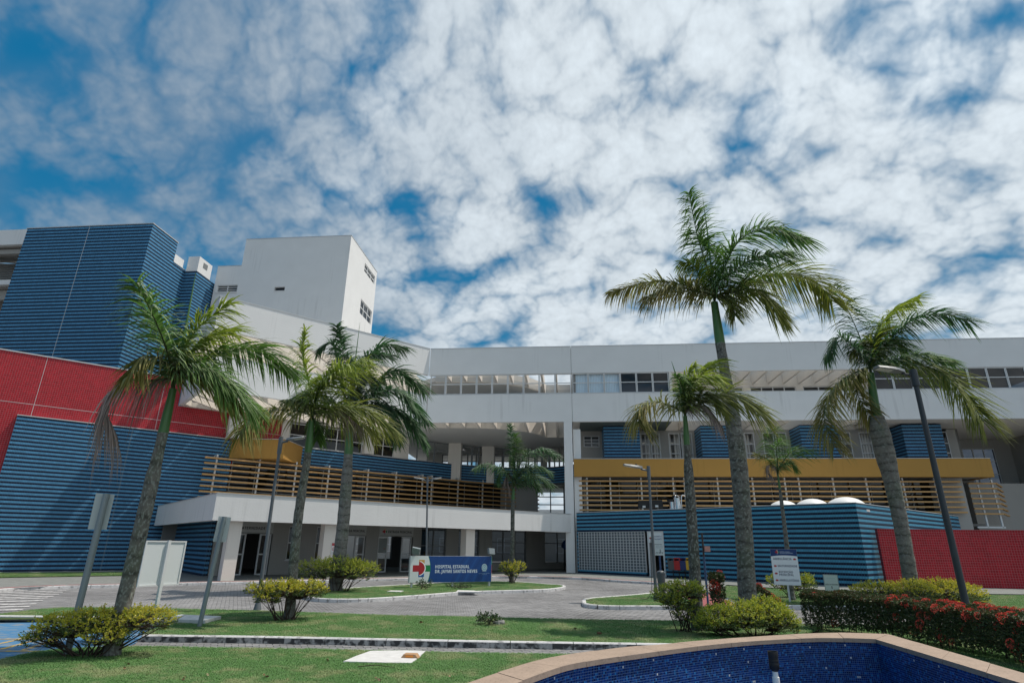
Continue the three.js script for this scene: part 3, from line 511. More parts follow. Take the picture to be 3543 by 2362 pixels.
  part('balcony_soffit', bx(0.1, 26.7, 6.31, 6.42, -3.9, -0.302), M.shadeWall, P);
  // first level: timber coloured slats on posts before dark windows
  const posts = [0.9, 2.5, 4.6, 6.75, 7.5, 9.7, 12.0, 14.1, 15.0, 17.2, 19.3, 21.6, 23.6];
  for (const u of posts) part('post', bx(u - 0.05, u + 0.05, 3.5, 6.25, -0.52, -0.44), M.frame, P);
  for (let k = 0; k < 7; k++) { const y = 4.03 + k * 0.32, cuts = [0.35, 3.4, 6.9, 10.4, 13.9, 17.4, 20.9, 25.1]; for (let s = 0; s + 1 < cuts.length; s++) part('slat', bx(cuts[s] + 0.006, cuts[s + 1] - 0.006, y, y + 0.10, -0.435, -0.30), M.slat, P); }
  win(P, 0.6, 24, 3.6, 6.25, -1.7, 18, [0, 0.35, 1], { glass: M.tintDark, frame: M.frameDark });
  parts('wall', [bx(0.5, 24, 0.1, 3.58, -1.9, -1.65), bx(24, 25.4, 0.1, 6.28, -1.9, -0.6), bx(25.4, 34.2, 0.1, 6.28, -4.4, -4.1)], M.shadeWall, P); parts('room', [bx(0.4, 27, 0.1, 6.6, -6.2, -6), bx(0.4, 27, 6.1, 6.26, -6, -1.92), bx(0.4, 27, 3.3, 3.45, -6, -1.92), bx(26.8, 27, 3.45, 6.1, -6, -4.42)], M.room, P);
  // small folded slat screen at the end
  for (let k = 0; k < 7; k++) { const y = 4.03 + k * 0.32; part('slat', [bar(V(25.9, y, -0.9), V(27.6, y, -0.9), 0.12, 0.09), bar(V(27.62, y, -0.9), V(29.6, y, -3.4), 0.12, 0.09)], M.slat, P); }
  part('post', [bx(26.5, 26.6, 3.2, 6.2, -1.06, -0.98), bx(27.4, 27.5, 3.2, 6.2, -1.06, -0.98), bx(25.9, 27.6, 3.15, 3.25, -1.06, -0.98)], M.frame, P);
}
// ---- left wing, at 45 degrees to it
const wingL = thing('hospital_wing', 'angled white wing over red and blue tiled walls with timber slat screen', 'building', KL, LA);
{
  const P = wingL, E0 = -14.86;
  part('fascia', bx(E0, 0.02, FB, FT, -0.24, 0), M.white, P); part('parapet', bx(E0, 0.02, BB, BT - 0.01, -0.24, 0), M.white, P);
  part('fascia', bx(E0, E0 + 0.24, FB, FT - 0.01, -6.2, -0.242), M.white, P); part('parapet', bx(E0, E0 + 0.24, BB, BT - 0.02, -6.2, -0.242), M.white, P);
  part('coping', [bx(E0 - 0.03, 0, FT + 0.002, FT + 0.045, -0.27, 0.03), bx(E0 - 0.03, E0 + 0.27, FT - 0.008, FT + 0.03, -6.2, -0.272)], M.cap, P); part('coping', bx(E0 - 0.03, 0, BT - 0.008, BT + 0.025, -0.27, 0.02), M.cap, P);
  const s2 = Math.SQRT1_2;
  for (let k = 0; k < 13; k++) { // beams run square to the other wing
    let u0 = -20.2 + k * 1.62, n0 = -0.26; if (u0 < E0 + 0.25) { n0 = -(E0 + 0.25 - u0) - 0.1; u0 = E0 + 0.25; } const len = Math.min((6.05 + n0) / s2, 99), a = V(u0, 0, n0), b = V(u0 + len * s2, 0, n0 - len * s2);
    if (len < 0.5) continue;
    if (b.x > 4.5) continue;
    part('beam', bar(a.clone().setY(FB + 0.48), b.clone().setY(FB + 0.48), 0.16, 0.95), M.cream, P); part('beam', bar(a.clone().setY(BB + 0.36), b.clone().setY(BB + 0.36), 0.18, 0.70), M.cream, P);
  }
  parts('gallery_wall', [bx(E0 + 0.24, 4.5, 10.9, 14.9, -6.4, -6.12)], M.cream, P);
  part('roof', bx(-14.5, 6, 14.62, 14.9, -15, -6.42), M.shadeWall, P);
  part('ceiling', bx(E0 + 0.24, 2.5, BB + 0.01, 10.4, -12, -6.12), M.cream, P);
  // tiled walls
  parts('red_wall', [bx(-42, E0, -0.1, 11.86, -6.75, -6.46), bx(E0, -8.05, 6.5, BB, -6.75, -6.462)], M.redTile, P); part('coping', bx(-42, E0 + 0.05, 11.862, 11.93, -6.8, -6.42), M.cap, P);
  parts('blue_wall', [bx(-22.64, -11.72, -0.12, 8.28, -6.455, -6.2)], M.blueTile, P); part('coping', bx(-22.66, -11.70, 8.282, 8.33, -6.45, -6.17), M.cap, P);
  parts('blue_wall', [bx(-11.72, -11.1, 0, 8.275, -6.455, -6.32), bx(-11.0, 2.4, 6.9, 8.28, -6.5, -6.25)], M.blueTile, P); part('coping', bx(-8, 2.4, 8.282, 8.32, -6.52, -6.23), M.cap, P);
  const jl = (x, y, off) => pickL(x, y, off);
  for (const [x, y] of [[458, 1486]]) { const q = jl(x, y, -6.2); part('joint_strip', bx(q.x - 0.009, q.x + 0.009, 0.05, 8.27, -6.199, -6.194), M.galv, P); }
  { const q = jl(150, 1285, -6.46), h = jl(177, 1407, -6.46); for (const u of [q.x, q.x - 6, q.x + 6.2]) part('joint_strip', bx(u - 0.01, u + 0.01, 0.05, 11.85, -6.459, -6.454), M.frame, P); part('joint_strip', bx(-42, -8.1, h.y - 0.01, h.y + 0.01, -6.458, -6.453), M.frame, P); }
  part('column', bx(-11.75, -10.9, 8.34, BB - 0.004, -6.15, -5.6), M.white, P);
  parts('pier', [bx(-8.05, -7.5, 8.3, BB, -6.6, -6.3), bx(-1.75, -0.95, 8.33, BB - 0.004, -6.3, -5.9), bx(1.0, 2.35, 8.3, BB, -6.6, -6.3)], M.cream, P);
  const px = (x) => pickL(x, 1560, -6.3).x;
  win(P, -7.48, px(1063), 8.33, BB - 0.1, -6.34, 1, 2, { glass: M.tintDark }); win(P, px(1066), -1.77, 8.33, BB - 0.1, -6.34, 4, 2, { glass: M.tintDark }); win(P, -0.93, 0.98, 8.33, BB - 0.1, -6.34, 2, 2, { glass: M.tintDark });
  parts('room', [bx(-8, 1.2, 6.5, 10.0, -12.2, -12), bx(1.0, 1.2, 6.5, 10.1, -12, -6.6), bx(-8, 1.2, 6.5, 6.9, -12, -6.6), bx(-8.2, -8, 6.5, 10.1, -12, -6.75)], M.room, P);
  // ochre bay, square to the other wing
  const yt = 8.32, yb = pickL(799, 1585, -6.2).y, A = toL(G(806, 1517, yt)), C = toL(G(987, 1520, yt)), B = toL(G(1058, 1543, yt));
  part('ochre_bay', prism([[A.x, -6.24], [C.x, C.z], [B.x, -6.24]], yb, yt), M.yellow, P); part('coping', prism([[A.x - 0.05, -6.2], [C.x, C.z + 0.06], [B.x + 0.05, -6.2]], yt + 0.003, yt + 0.035), M.cap, P);
  // slat screen of the first floor
  const n0 = -5.3;
  const posts = [-12.2, -9.5, -7.0, -4.6, -1.5, 0.9, 3.3, 4.2, 6.8, 9.4, 12, 14.4];
  for (const u of posts) part('post', [bx(u - 0.05, u + 0.05, 3.5, 7.0, n0 - 0.17, n0 - 0.08), bx(u - 0.05, u + 0.05, 7.0, 7.1, -6.2, n0 - 0.08)], M.frame, P);
  const cuts = [-12.95, -11.6, -8.3, -5.0, -1.7, 1.6, 4.9, 8.2, 11.5, 15.9];
  for (let k = 0; k < 8; k++) { const y = 4.33 + k * 0.352, e = k === 0 ? 0.12 : 0; for (let s = 0; s + 1 < cuts.length; s++) part('slat', bx(cuts[s] + 0.006, cuts[s + 1] - 0.006, y, y + 0.105, n0 - 0.075, n0 + 0.065), M.slat, P); }
  win(P, -11.0, 14.5, 3.7, 6.85, -6.33, 16, [0, 0.4, 1], { glass: M.tintDark, frame: M.frameDark });
  parts('room', [bx(-11, 16, 3.6, 6.85, -8.2, -8), bx(-11, 16, 6.86, 6.9, -8, -6.45), bx(-11, 16, 3.5, 3.6, -8, -6.45)], M.room, P);
}
// ---- curved link with the blue terrace between the wings
const link = thing('terrace_block', 'curved glazed terrace behind a blue striped parapet between the two wings', 'building', COL, -RA);
{
  const P = link, at = (x, y, h = 8.28) => { const p = toR(G(x, y, h)); return [p.x, p.z]; };
  const c0 = L2R(2.4, -6.25), curve = smooth([c0, at(1500, 1598), at(1558, 1605), at(1677, 1614), at(1790, 1619), at(1900, 1617), at(1970, 1610), [0.9, -8.2]], 4);
  part('parapet', ribbon(curve, 6.9, 8.28, 0.2), M.blueTile, P); part('coping', ribbon(curve.map(([u, n]) => [u, n + 0.02]), 8.282, 8.32, 0.25), M.cap, P);
  for (const [x, y] of [[1572, 1606], [1688, 1615]]) { const [u, n] = at(x, y); part('column', bx(u - 0.55, u + 0.55, 6.9, BB, n - 0.5, n + 0.12), M.cream, P); }
  const line = [curve[1], at(1558, 1605), at(1630, 1610), at(1677, 1614), at(1740, 1617), at(1790, 1619), at(1850, 1619), at(1900, 1617), at(1970, 1610)].map(([u, n]) => [u, n - 0.35]);
  for (let i = 0; i + 1 < line.length; i++) { const [x0, z0] = line[i], [x1, z1] = line[i + 1], L = Math.hypot(x1 - x0, z1 - z0); const w = win(P, 0, L, 8.2, BB - 0.05, 0, 2, [0, 0.62, 1], { glass: M.glass, frame: M.frameDark, b: 0.08 }); w.position.set(x0, 0, z0); w.rotation.y = Math.atan2(-(z1 - z0), x1 - x0); }
  part('ceiling', prism([...upR.map(([u, n]) => [u, n - 0.2]), [1.0, -6.4], [1.0, -20], [-16, -20], [-15.5, -3.6], [-12.2, -3.4]], BB + 0.01, 10.4), M.ceiling, P);
  part('floor_slab', prism([...curve.map(([u, n]) => [u, n - 0.21]), [1.0, -19], [-14, -19]], 6.88, 7.15), M.room, P);
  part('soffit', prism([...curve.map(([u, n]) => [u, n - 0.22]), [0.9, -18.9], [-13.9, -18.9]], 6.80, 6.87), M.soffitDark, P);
  win(P, -12.5, 0.9, 8.1, 10.05, -15.0, 16, [0, 0.28, 0.64, 1], { glass: M.glass, frame: M.frameDark, b: 0.1 }); parts('rear_wall', [bx(-14, 1, 7.15, 8.1, -15.1, -14.9), bx(-14, -12.5, 8.1, BB, -15.1, -14.9), bx(0.95, 1.1, 6.9, BB, -15.1, -8.2), ...[-11, -8.6, -5.6, -2.6].map(u => bx(u - 0.3, u + 0.3, 7.2, BB, -14.6, -14.1))], M.cream, P);
  for (const [u, n] of [[-8, -13.4], [-4.6, -13.6], [-10, -12.6]]) part('tube_light', bx(u, u + 0.2, BB - 0.06, BB, n, n + 1.2), M.lens, P);
  // glazed door pair on the canopy roof
  win(P, -3.2, -0.75, 3.7, 6.78, -13, 2, [0, 0.25, 0.5, 0.72, 1], { glass: M.glass, frame: M.frameDark, b: 0.08 }); parts('side_wall', [bx(-6.5, -3.2, 3.5, 6.8, -13.2, -12.95), bx(-0.75, 1.0, 0.1, 6.8, -13.2, -12.95), bx(0.7, 1.0, 0.1, 6.9, -12.95, -1.7)], M.shadeWall, P);
}
// ---- entrance canopy
const can = thing('entrance_canopy', 'long white flat canopy on square columns over the main entrance doors', 'canopy', KL, LA);
{
  const P = can, U0 = -14.86, U1 = 7.35, y0 = 2.62, y1 = 3.77;
  part('fascia', [bx(U0, U1, y0, y1, 7.06, 7.3)], M.white, P); part('fascia', bx(U0, U0 + 0.24, y0, y1 - 0.01, -6.15, 7.058), M.white, P);
  part('coping', [bx(U0 - 0.02, U1, y1 + 0.002, y1 + 0.03, 7.03, 7.33), bx(U0 - 0.02, U0 + 0.26, y1 - 0.007, y1 + 0.022, -6.1, 7.028)], M.cap, P);
  part('roof', bx(U0 + 0.25, 10, 3.3, 3.5, -6.15, 7.05), M.concrete, P);
  part('ceiling', bx(U0 + 0.25, 8.2, 2.78, 2.86, 2.0, 7.05), M.ceiling, P);
  for (const [x, w] of [[797, 0.55], [1133, 0.72], [1618, 0.62]]) { const u = pickL(x, 1900, 6.7).x; part('column', bx(u - w / 2, u + w / 2, KH, 2.78, 6.4, 6.95), M.cream, P); }
  for (let k = 0; k < 9; k++) part('downlight', cyl(0.09, 0.09, 0.02, -13 + k * 2.4, 2.755, 5.2), M.lens, P);
}
function canvasTex(w, h, f) { const c = document.createElement('canvas'); c.width = w; c.height = h; const g = c.getContext('2d'); f(g, w, h); const t = new THREE.CanvasTexture(c); t.colorSpace = THREE.SRGBColorSpace; t.anisotropy = 4; return t; }
const cross = (g, x, y, s) => { // the emblem: a cross of four colours with a red half disc
  const u = s / 16; g.fillStyle = '#b5232c'; g.fillRect(x, y + 5 * u, 6 * u, 6 * u); g.fillStyle = '#d9a959'; g.fillRect(x + 5.4 * u, y, 5.2 * u, 6 * u); g.fillStyle = '#0f8a4a'; g.fillRect(x + 10.2 * u, y + 5 * u, 5.8 * u, 6 * u); g.fillStyle = '#1c5fa8'; g.fillRect(x + 5.4 * u, y + 10 * u, 5.2 * u, 6 * u);
  g.fillStyle = '#ffffff'; g.beginPath(); g.arc(x + 4.9 * u, y + 8 * u, 7.0 * u, -1.35, 1.35); g.fill(); g.fillStyle = '#b5232c'; g.beginPath(); g.arc(x + 4.7 * u, y + 8 * u, 6.3 * u, -1.4, 1.4); g.lineTo(x + 5.4 * u, y + 2 * u); g.fill(); g.fillRect(x, y + 5 * u, 6 * u, 6 * u);
};
// ---- entrance hall
const hall = thing('entrance_hall', 'shaded ground floor with automatic doors and walls darkened for shade under the white canopy', 'building', KL, LA);
{
  const P = hall, N = 2.3, y0 = KH, u = (x) => pickL(x, 1950, N).x, wallAt = (a, b, c = y0, d = 2.77) => bx(u(a), u(b), c, d, N - 0.25, N);
  const W = [];
  W.push(wallAt(725, 757), wallAt(930, 985, y0, 2.77), wallAt(985, 1030, y0, 0.85), wallAt(985, 1030, 2.62, 2.77), wallAt(1030, 1083), wallAt(1083, 1100, y0, 0.85), wallAt(1083, 1100, 2.62, 2.77), wallAt(1100, 1180), wallAt(1258, 1302), wallAt(1424, 1452), wallAt(1452, 1540, y0, 0.62), wallAt(1540, 1583), wallAt(1583, 1657, y0, 0.62), wallAt(1657, 1700), wallAt(1700, 1822, y0, 0.55), wallAt(1822, 1886), wallAt(1886, 1976, y0, 0.55), wallAt(1976, 2040));
  parts('wall', W, M.shadeWall, P);  // walls toned darker to paint in the shade under the canopy
  parts('sill', [bx(u(980), u(1034), 0.80, 0.85, N, N + 0.06), bx(u(1080), u(1103), 0.80, 0.85, N, N + 0.06)], M.frame, P);
  win(P, u(985), u(1030), 0.85, 2.62, N - 0.05, 2, [0, 0.5, 1], { glass: M.tint }); win(P, u(1083), u(1100), 0.85, 2.62, N - 0.05, 1, [0, 0.5, 1], { glass: M.tint });
  const sign = (a, b, f) => { const t = canvasTex(1024, 256, (g, w, h) => { g.fillStyle = '#b9bcba'; g.fillRect(0, 0, w, h); f(g, w, h); g.fillStyle = '#20262c'; g.fillRect(30, h - 18, w - 60, 8); }); const gpl = new THREE.PlaneGeometry(u(b) - u(a), 0.58).translate((u(a) + u(b)) / 2, 2.47, N + 0.012); part('door_sign', gpl, std({ map: t, roughness: 0.6 }), P); };
  const txt = (s) => (g, w, h) => { cross(g, 90, 70, 130); g.fillStyle = '#15191f'; g.font = 'bold 84px sans-serif'; g.fillText(s, 250, 165, 730); };
  parts('header', [bx(u(757), u(930), 2.17, 2.77, N - 0.22, N), bx(u(1180), u(1258), 2.17, 2.77, N - 0.22, N), bx(u(1302), u(1424), 2.17, 2.77, N - 0.22, N)], M.shadeWall, P);
  sign(760, 928, txt('MATERNIDADE')); sign(1137, 1257, txt('ENTRADA PRINCIPAL')); sign(1303, 1423, txt('ENTRADA PRINCIPAL'));
  // door leaves with the middle standing open
  const leaf = (a, b) => win(P, u(a), u(b), y0, 2.16, N - 0.06, 1, [0, 0.5, 1], { glass: M.glass, name: 'door_leaf', b: 0.07 });
  leaf(760, 838); leaf(886, 926); leaf(1183, 1196); leaf(1222, 1256); leaf(1304, 1337); leaf(1386, 1420);
  part('notice', new THREE.PlaneGeometry(u(1334) - u(1306), 0.85).translate((u(1334) + u(1306)) / 2, 1.65, N - 0.045), std({ map: canvasTex(128, 256, (g, w, h) => { g.fillStyle = '#8f9694'; g.fillRect(0, 0, w, h); g.fillStyle = '#70767a'; for (let k = 0; k < 14; k++) g.fillRect(12, 20 + k * 16, 70 + hash(k, 3) * 30, 3); g.strokeStyle = '#9a4a4a'; g.lineWidth = 5; g.beginPath(); g.arc(96, 180, 12, 0, 7); g.stroke(); }), roughness: 0.7 }), P);
  win(P, u(1452), u(1540), 0.62, 2.72, N - 0.05, 2, [0, 0.5, 1], { glass: M.tint, frame: M.frameDark }); win(P, u(1583), u(1657), 0.62, 2.72, N - 0.05, 2, [0, 0.5, 1], { glass: M.tint, frame: M.frameDark });
  win(P, u(1700), u(1822), 0.55, 2.72, N - 0.05, 3, [0, 0.3, 0.64, 1], { glass: M.tint, frame: M.frameDark }); win(P, u(1886), u(1976), 0.55, 2.72, N - 0.05, 2, [0, 0.64, 1], { glass: M.tint, frame: M.frameDark });
  part('ceiling', bx(-14.6, 10, 2.86, 2.98, -8, 2.1), M.ceiling, P);
  part('tiled_side_wall', bx(u(722) - 0.2, u(722), KH - 0.05, 2.77, -6.19, 2.31), M.blueTile, P);
  parts('rear_wall', [bx(-14.4, -2.5, y0, 2.86, -6.0, -5.8), ...[-1.5, 1.2, 3.6, 6.2].map(a => bx(a, a + 0.8, y0, 2.86, -6, -5.8)), bx(-2.5, 8, y0, 0.7, -5.98, -5.82)], M.room, P);
}

const court = thing('courtyard_building', 'pale courtyard building seen through the entrance hall windows', 'building', COL, -RA);
{
  const P = court, n = -34; part('wall', bx(-60, 14, 0, 5.6, n - 0.3, n), M.shadeWall, P); part('roof_edge', bx(-60, 14, 5.6, 6.0, n - 0.4, n + 0.3), M.white, P);
  for (let k = 0; k < 14; k++) win(P, -38 + k * 3.6, -36.2 + k * 3.6, 0.9, 2.6, n + 0.04, 2, 2, { glass: M.tintDark, b: 0.09 });
}

// ---- striped stair tower, the white tower and the wing behind
const tower = thing('stair_tower', 'tall stair tower clad in dark and light blue striped tiles above red wall', 'tower', COL, -RA);
{
  const P = tower, n = 4, a = pickR(93.7, 791.8, n), b = pickR(529, 774, n), H1 = b.y;
  part('tiled_wall', [bx(a.x, b.x, 0.1, H1, n - 3.05, n)], M.towerTile, P); part('coping', bx(a.x - 0.05, b.x + 0.05, H1 + 0.002, H1 + 0.07, n - 3.1, n + 0.05), M.cap, P);
  part('joint_strip', bx(a.x + (b.x - a.x) * 0.5, a.x + (b.x - a.x) * 0.5 + 0.03, 0.1, H1 - 0.02, n + 0.001, n + 0.006), M.frame, P);
  const sidePick = (x, y, du) => toR(onPlane(x, y, fromR(b.x + du, 0, 0), uR));
  const z1 = (x, y) => [x / 2.613, 700 + y / 2.613];
  const s1 = sidePick(...z1(1525, 510), 0), s2 = sidePick(...z1(1675, 600), 0);
  part('tiled_wall', bx(b.x - 6, b.x - 0.02, 0.1, s1.y, s2.z - 0.2, n - 3.06), M.towerTile, P); part('coping', bx(b.x - 6, b.x + 0.02, s1.y + 0.002, s1.y + 0.06, s2.z, n - 3.07), M.cap, P);
  const q0 = toR(onPlane(...z1(1675, 620), fromR(0, 0, s2.z), nR)), q1 = toR(onPlane(...z1(1778, 620), fromR(0, 0, s2.z), nR));
  part('tiled_wall', bx(q0.x - 0.5, q1.x, 0.1, q1.y, s2.z - 3.0, s2.z), M.towerTile, P);
  const w1 = toR(onPlane(...z1(1707, 492), fromR(0, 0, s2.z), nR));
  part('roof_box', bx(w1.x, q1.x + 0.02, q1.y + 0.003, w1.y, s2.z - 1.8, s2.z + 0.02), M.white, P); part('vent', bx(q1.x + 0.0, q1.x + 0.035, mix(q1.y, w1.y, 0.45), mix(q1.y, w1.y, 0.8), s2.z - 1.2, s2.z - 0.6), M.frameDark, P);
  part('roof_box', bx(b.x - 1.6, b.x - 0.3, s1.y + 0.07, s1.y + 0.75, n - 4.4, n - 3.2), M.white, P); part('roof_box', bx(b.x - 1.2, b.x - 0.06, s1.y + 0.065, s1.y + 0.8, s2.z + 0.3, s2.z + 1.5), M.white, P);
  part('rear_block', bx(q1.x - 1.5, q1.x + 0.4, 0.1, q1.y - 0.7, s2.z - 9, s2.z - 3.02), M.white, P);
  part('blue_panel', bx(b.x - 0.5, b.x + 1.5, 11, 15.6, n - 5.6, n - 5.4), M.plastic(0.20, 0.55, 0.75, 0.25), P);
}
const white = thing('white_tower', 'plain white rendered tower rising behind the angled wing with side windows', 'tower', COL, -RA);
{
  const P = white, n = -3, z2 = (x, y) => [700 + x / 2.613, 700 + y / 2.613], pk = (x, y) => pickR(...z2(x, y), n);
  const a = pk(397, 337), b = pk(1347, 300), c = pk(140, 582), d = pk(355, 573), side = (x, y) => toR(onPlane(...z2(x, y), fromR(b.x, 0, 0), uR)), e = side(1582, 605);
  const w0 = pk(652, 765), w1 = pk(740, 797), v0 = pk(135, 750), v1 = pk(308, 806), t = 0.3;
  part('wall', pierced(a.x, b.x, 10, b.y, n - t, n, [[w0.x, w1.x, w1.y, w0.y]]), M.white, P);
  part('wall', pierced(c.x, a.x - 0.002, 10, d.y, n - t - 0.004, n - 0.004, [[v0.x, v1.x, v1.y, v0.y]]), M.white, P);
  const sw = [[[1470, 545], [1555, 735], M.tint], [[1435, 870], [1522, 1100], M.tintDark]].map(([p, q, g]) => { const s = side(...p), r = side(...q); return [n - s.z, n - r.z, Math.min(s.y, r.y) - 0.1, Math.max(s.y, r.y), g]; });
  const sideWall = part('wall', pierced(t, n - e.z, 10, b.y - 0.003, -t, 0, sw), M.white, P); sideWall.rotation.y = Math.PI / 2; sideWall.position.set(b.x, 0, n);
  parts('wall', [bx(c.x, b.x - t, 10, b.y - 0.004, e.z, e.z + t), bx(c.x, c.x + t, 10, d.y - 0.003, e.z + t, n - t), bx(a.x, a.x + t, d.y, b.y - 0.003, e.z + t, n - t)], M.white, P);
  parts('roof', [bx(a.x + t, b.x - t, b.y - 0.4, b.y - 0.1, e.z + t, n - t), bx(c.x + t, a.x + t, d.y - 0.4, d.y - 0.1, e.z + t, n - t), bx(c.x + t, b.x - t, 14, 14.2, e.z + t, n - t)], M.room, P);
  part('coping', bx(a.x - 0.03, b.x + 0.03, b.y + 0.002, b.y + 0.05, e.z - 0.03, n + 0.03), M.cap, P); part('coping', bx(c.x - 0.03, a.x - 0.004, d.y + 0.002, d.y + 0.05, e.z + 0.5, n + 0.025), M.cap, P);
  win(P, w0.x, w1.x, w1.y, w0.y, n - 0.18, 1, 1, { glass: M.tintDark, frame: M.frameDark, b: 0.04 }); part('sill', bx(w0.x - 0.06, w1.x + 0.05, w1.y - 0.07, w1.y - 0.002, n - 0.1, n + 0.05), M.white, P);
  win(P, v0.x, v1.x, v1.y, v0.y, n - 0.08, 2, 3, { glass: M.tintDark, b: 0.06 }); part('sill', bx(v0.x - 0.05, v1.x + 0.05, v1.y - 0.1, v1.y - 0.002, n - 0.05, n + 0.08), M.white, P);
  for (const [x0, x1, y0, y1, g] of sw) { const w = win(P, x0, x1, y0, y1, -0.08, 3, 2, { glass: g, b: 0.09 }); w.rotation.y = Math.PI / 2; w.position.set(b.x, 0, n); }
}
const far = thing('far_wing', 'white and shaded far wing with louvred openings left of the striped tower', 'building', COL, -RA);
{
  const P = far, n = 2, f = (x, y) => pickR(x, y, n), a = f(0, 797), b = f(93, 792), x0 = a.x - 14, x1 = b.x + 3;
  const yy = (y) => pickR(60, y, n).y;
  part('fascia', bx(x0, x1, yy(845), yy(794), n - 0.3, n), M.white, P); part('beam', bx(x0, x1, yy(866), yy(851), n - 0.9, n - 0.5), M.shadeWall, P); part('parapet', bx(x0, x1, yy(982), yy(966), n - 0.3, n - 0.02), M.white, P); part('parapet', bx(x0, x1, yy(1020), yy(988), n - 1.1, n - 0.8), M.shadeWall, P);
  part('wall', bx(x0, x1, 0, yy(850), n - 3.3, n - 3), M.shadeWall, P); part('roof', bx(x0, x1, yy(846), yy(840), n - 3, n - 0.3), M.shadeWall, P); part('floor_slab', bx(x0, x1, yy(985), yy(980), n - 3, n - 0.3), M.shadeWall, P);
  for (let k = 0; k < 16; k++) part('louvre', bar(V(a.x - 2.6, yy(955) + k * 0.17, n - 1.5), V(b.x - 0.4, yy(955) + k * 0.17, n - 2.6), 0.12, 0.03), M.frameDark, P);
}
// ---- restaurant block
const rc = G(3013, 2031, KH), rl = fromR(0.12, 0, 0.25), rdir = V(rc.x - rl.x, 0, rc.z - rl.z).normalize(), RH = 3.84;
const rest = thing('restaurant_block', 'low block clad in blue striped tiles with a glass block screen and roof domes', 'building', rl.clone(), Math.atan2(-rdir.z, rdir.x));
{
  const P = rest, LEN = Math.hypot(rc.x - rl.x, rc.z - rl.z), rn = V(-rdir.z, 0, rdir.x), toB = (p) => { const d = p.clone().sub(rl); return V(d.dot(rdir), p.y, d.dot(rn)); }, pk = (x, y) => toB(onPlane(x, y, rl, rn));
  const g0 = pk(2000, 1837), g1 = pk(2237, 1985), d0 = pk(2240, 1836), d1 = pk(2306, 1990), gy0 = 0.32, gy1 = 2.62;
  parts('wall', [bx(0, g0.x, 0.05, RH, -0.25, 0), bx(g0.x, d1.x, gy1 + 0.02, RH, -0.25, 0), bx(g0.x, g1.x, 0.05, gy0, -0.25, 0), bx(d1.x, LEN, 0.05, RH, -0.25, 0)], M.blueTile2, P);
  const sideA = Math.atan2(-rdir.z, rdir.x) - LA; // right flank runs along the left wing's direction
  const fl = part('wall', bx(0, 19, 0.05, RH - 0.006, -0.25, 0), M.blueTile2, P); fl.position.set(LEN, 0, 0); fl.rotation.y = -sideA;
  const cp = part('coping', [bx(0, LEN + 0.02, RH + 0.002, RH + 0.04, -0.28, 0.02)], M.cap, P);
  const cf = part('coping', bx(0.02, 19, RH - 0.002, RH + 0.032, -0.28, 0.02), M.cap, P); cf.position.set(LEN, 0, 0); cf.rotation.y = -sideA;
  part('roof', prism([[0.2, -0.3], [LEN - 0.4, -0.3], [LEN + 0.4, -13], [4, -13]], 3.3, 3.5), M.concrete, P);
  // glass blocks
  const cols = 23, rows = 14, bw = (g1.x - g0.x) / cols, bh = (gy1 - gy0) / rows; const blk = metre(flat(new THREE.BoxGeometry(bw - 0.03, bh - 0.03, 0.06))), extra = [];
  part('mortar_grid', [...[...Array(cols + 1).keys()].map(i => bx(g0.x + i * bw - 0.013, g0.x + i * bw + 0.013, gy0, gy1 + 0.02, -0.12, -0.01)), ...[...Array(rows + 1).keys()].map(j => bx(g0.x, g1.x, gy0 + j * bh - 0.013, gy0 + j * bh + 0.013, -0.118, -0.012))], M.frame, P);
  for (let j = 0, k = 0; j < rows; j++) for (let i = 0; i < cols; i++, k++) { const x = g0.x + (i + 0.5) * bw, y = gy0 + (j + 0.5) * bh; if (k < 300) { const m = part(k ? 'glass_block_' + String(k).padStart(3, '0') : 'glass_block', blk, M.glassBlock, P); m.position.set(x, y, -0.075); } else extra.push(blk.clone().translate(x, y, -0.075)); }
  if (extra.length) part('glass_blocks', extra, M.glassBlock, P, 'stuff');
  // doorway with its sign
  part('door_frame', [bx(d0.x, d0.x + 0.1, KH, gy1, -0.2, 0.05), bx(d1.x - 0.08, d1.x, KH, gy1, -0.2, 0.05), bx(d0.x, d1.x, gy1 - 0.06, gy1 + 0.015, -0.2, 0.052)], M.frame, P);
  parts('inner_wall', [bx(0.2, LEN, 0.1, 3.3, -9.2, -9), bx(0.0, 0.2, 0.1, 3.3, -9, -0.26), bx(d1.x + 0.6, d1.x + 0.75, 0.1, 3.3, -9, -0.26)], M.room, P); part('ceiling', bx(0.2, LEN - 0.3, 3.2, 3.29, -9, -0.26), M.room, P);
  const st = canvasTex(512, 300, (g, w, h) => { g.fillStyle = '#dfe6e8'; g.fillRect(0, 0, w, h); cross(g, 18, 120, 90); g.fillStyle = '#27406e'; g.font = 'bold 64px sans-serif'; g.fillText('LANCHONETE E', 118, 140, 385); g.fillText('RESTAURANTE', 118, 216, 385); g.fillRect(20, 270, w - 40, 7); });
  part('door_sign', bx(d0.x + 0.1, d1.x - 0.08, 1.98, gy1 - 0.06, -0.02, 0.03), M.frame, P); part('sign_face', new THREE.PlaneGeometry(d1.x - d0.x - 0.2, gy1 - 2.06).translate((d0.x + d1.x) / 2, (gy1 + 1.94) / 2, 0.034), std({ map: st, roughness: 0.6 }), P);
}
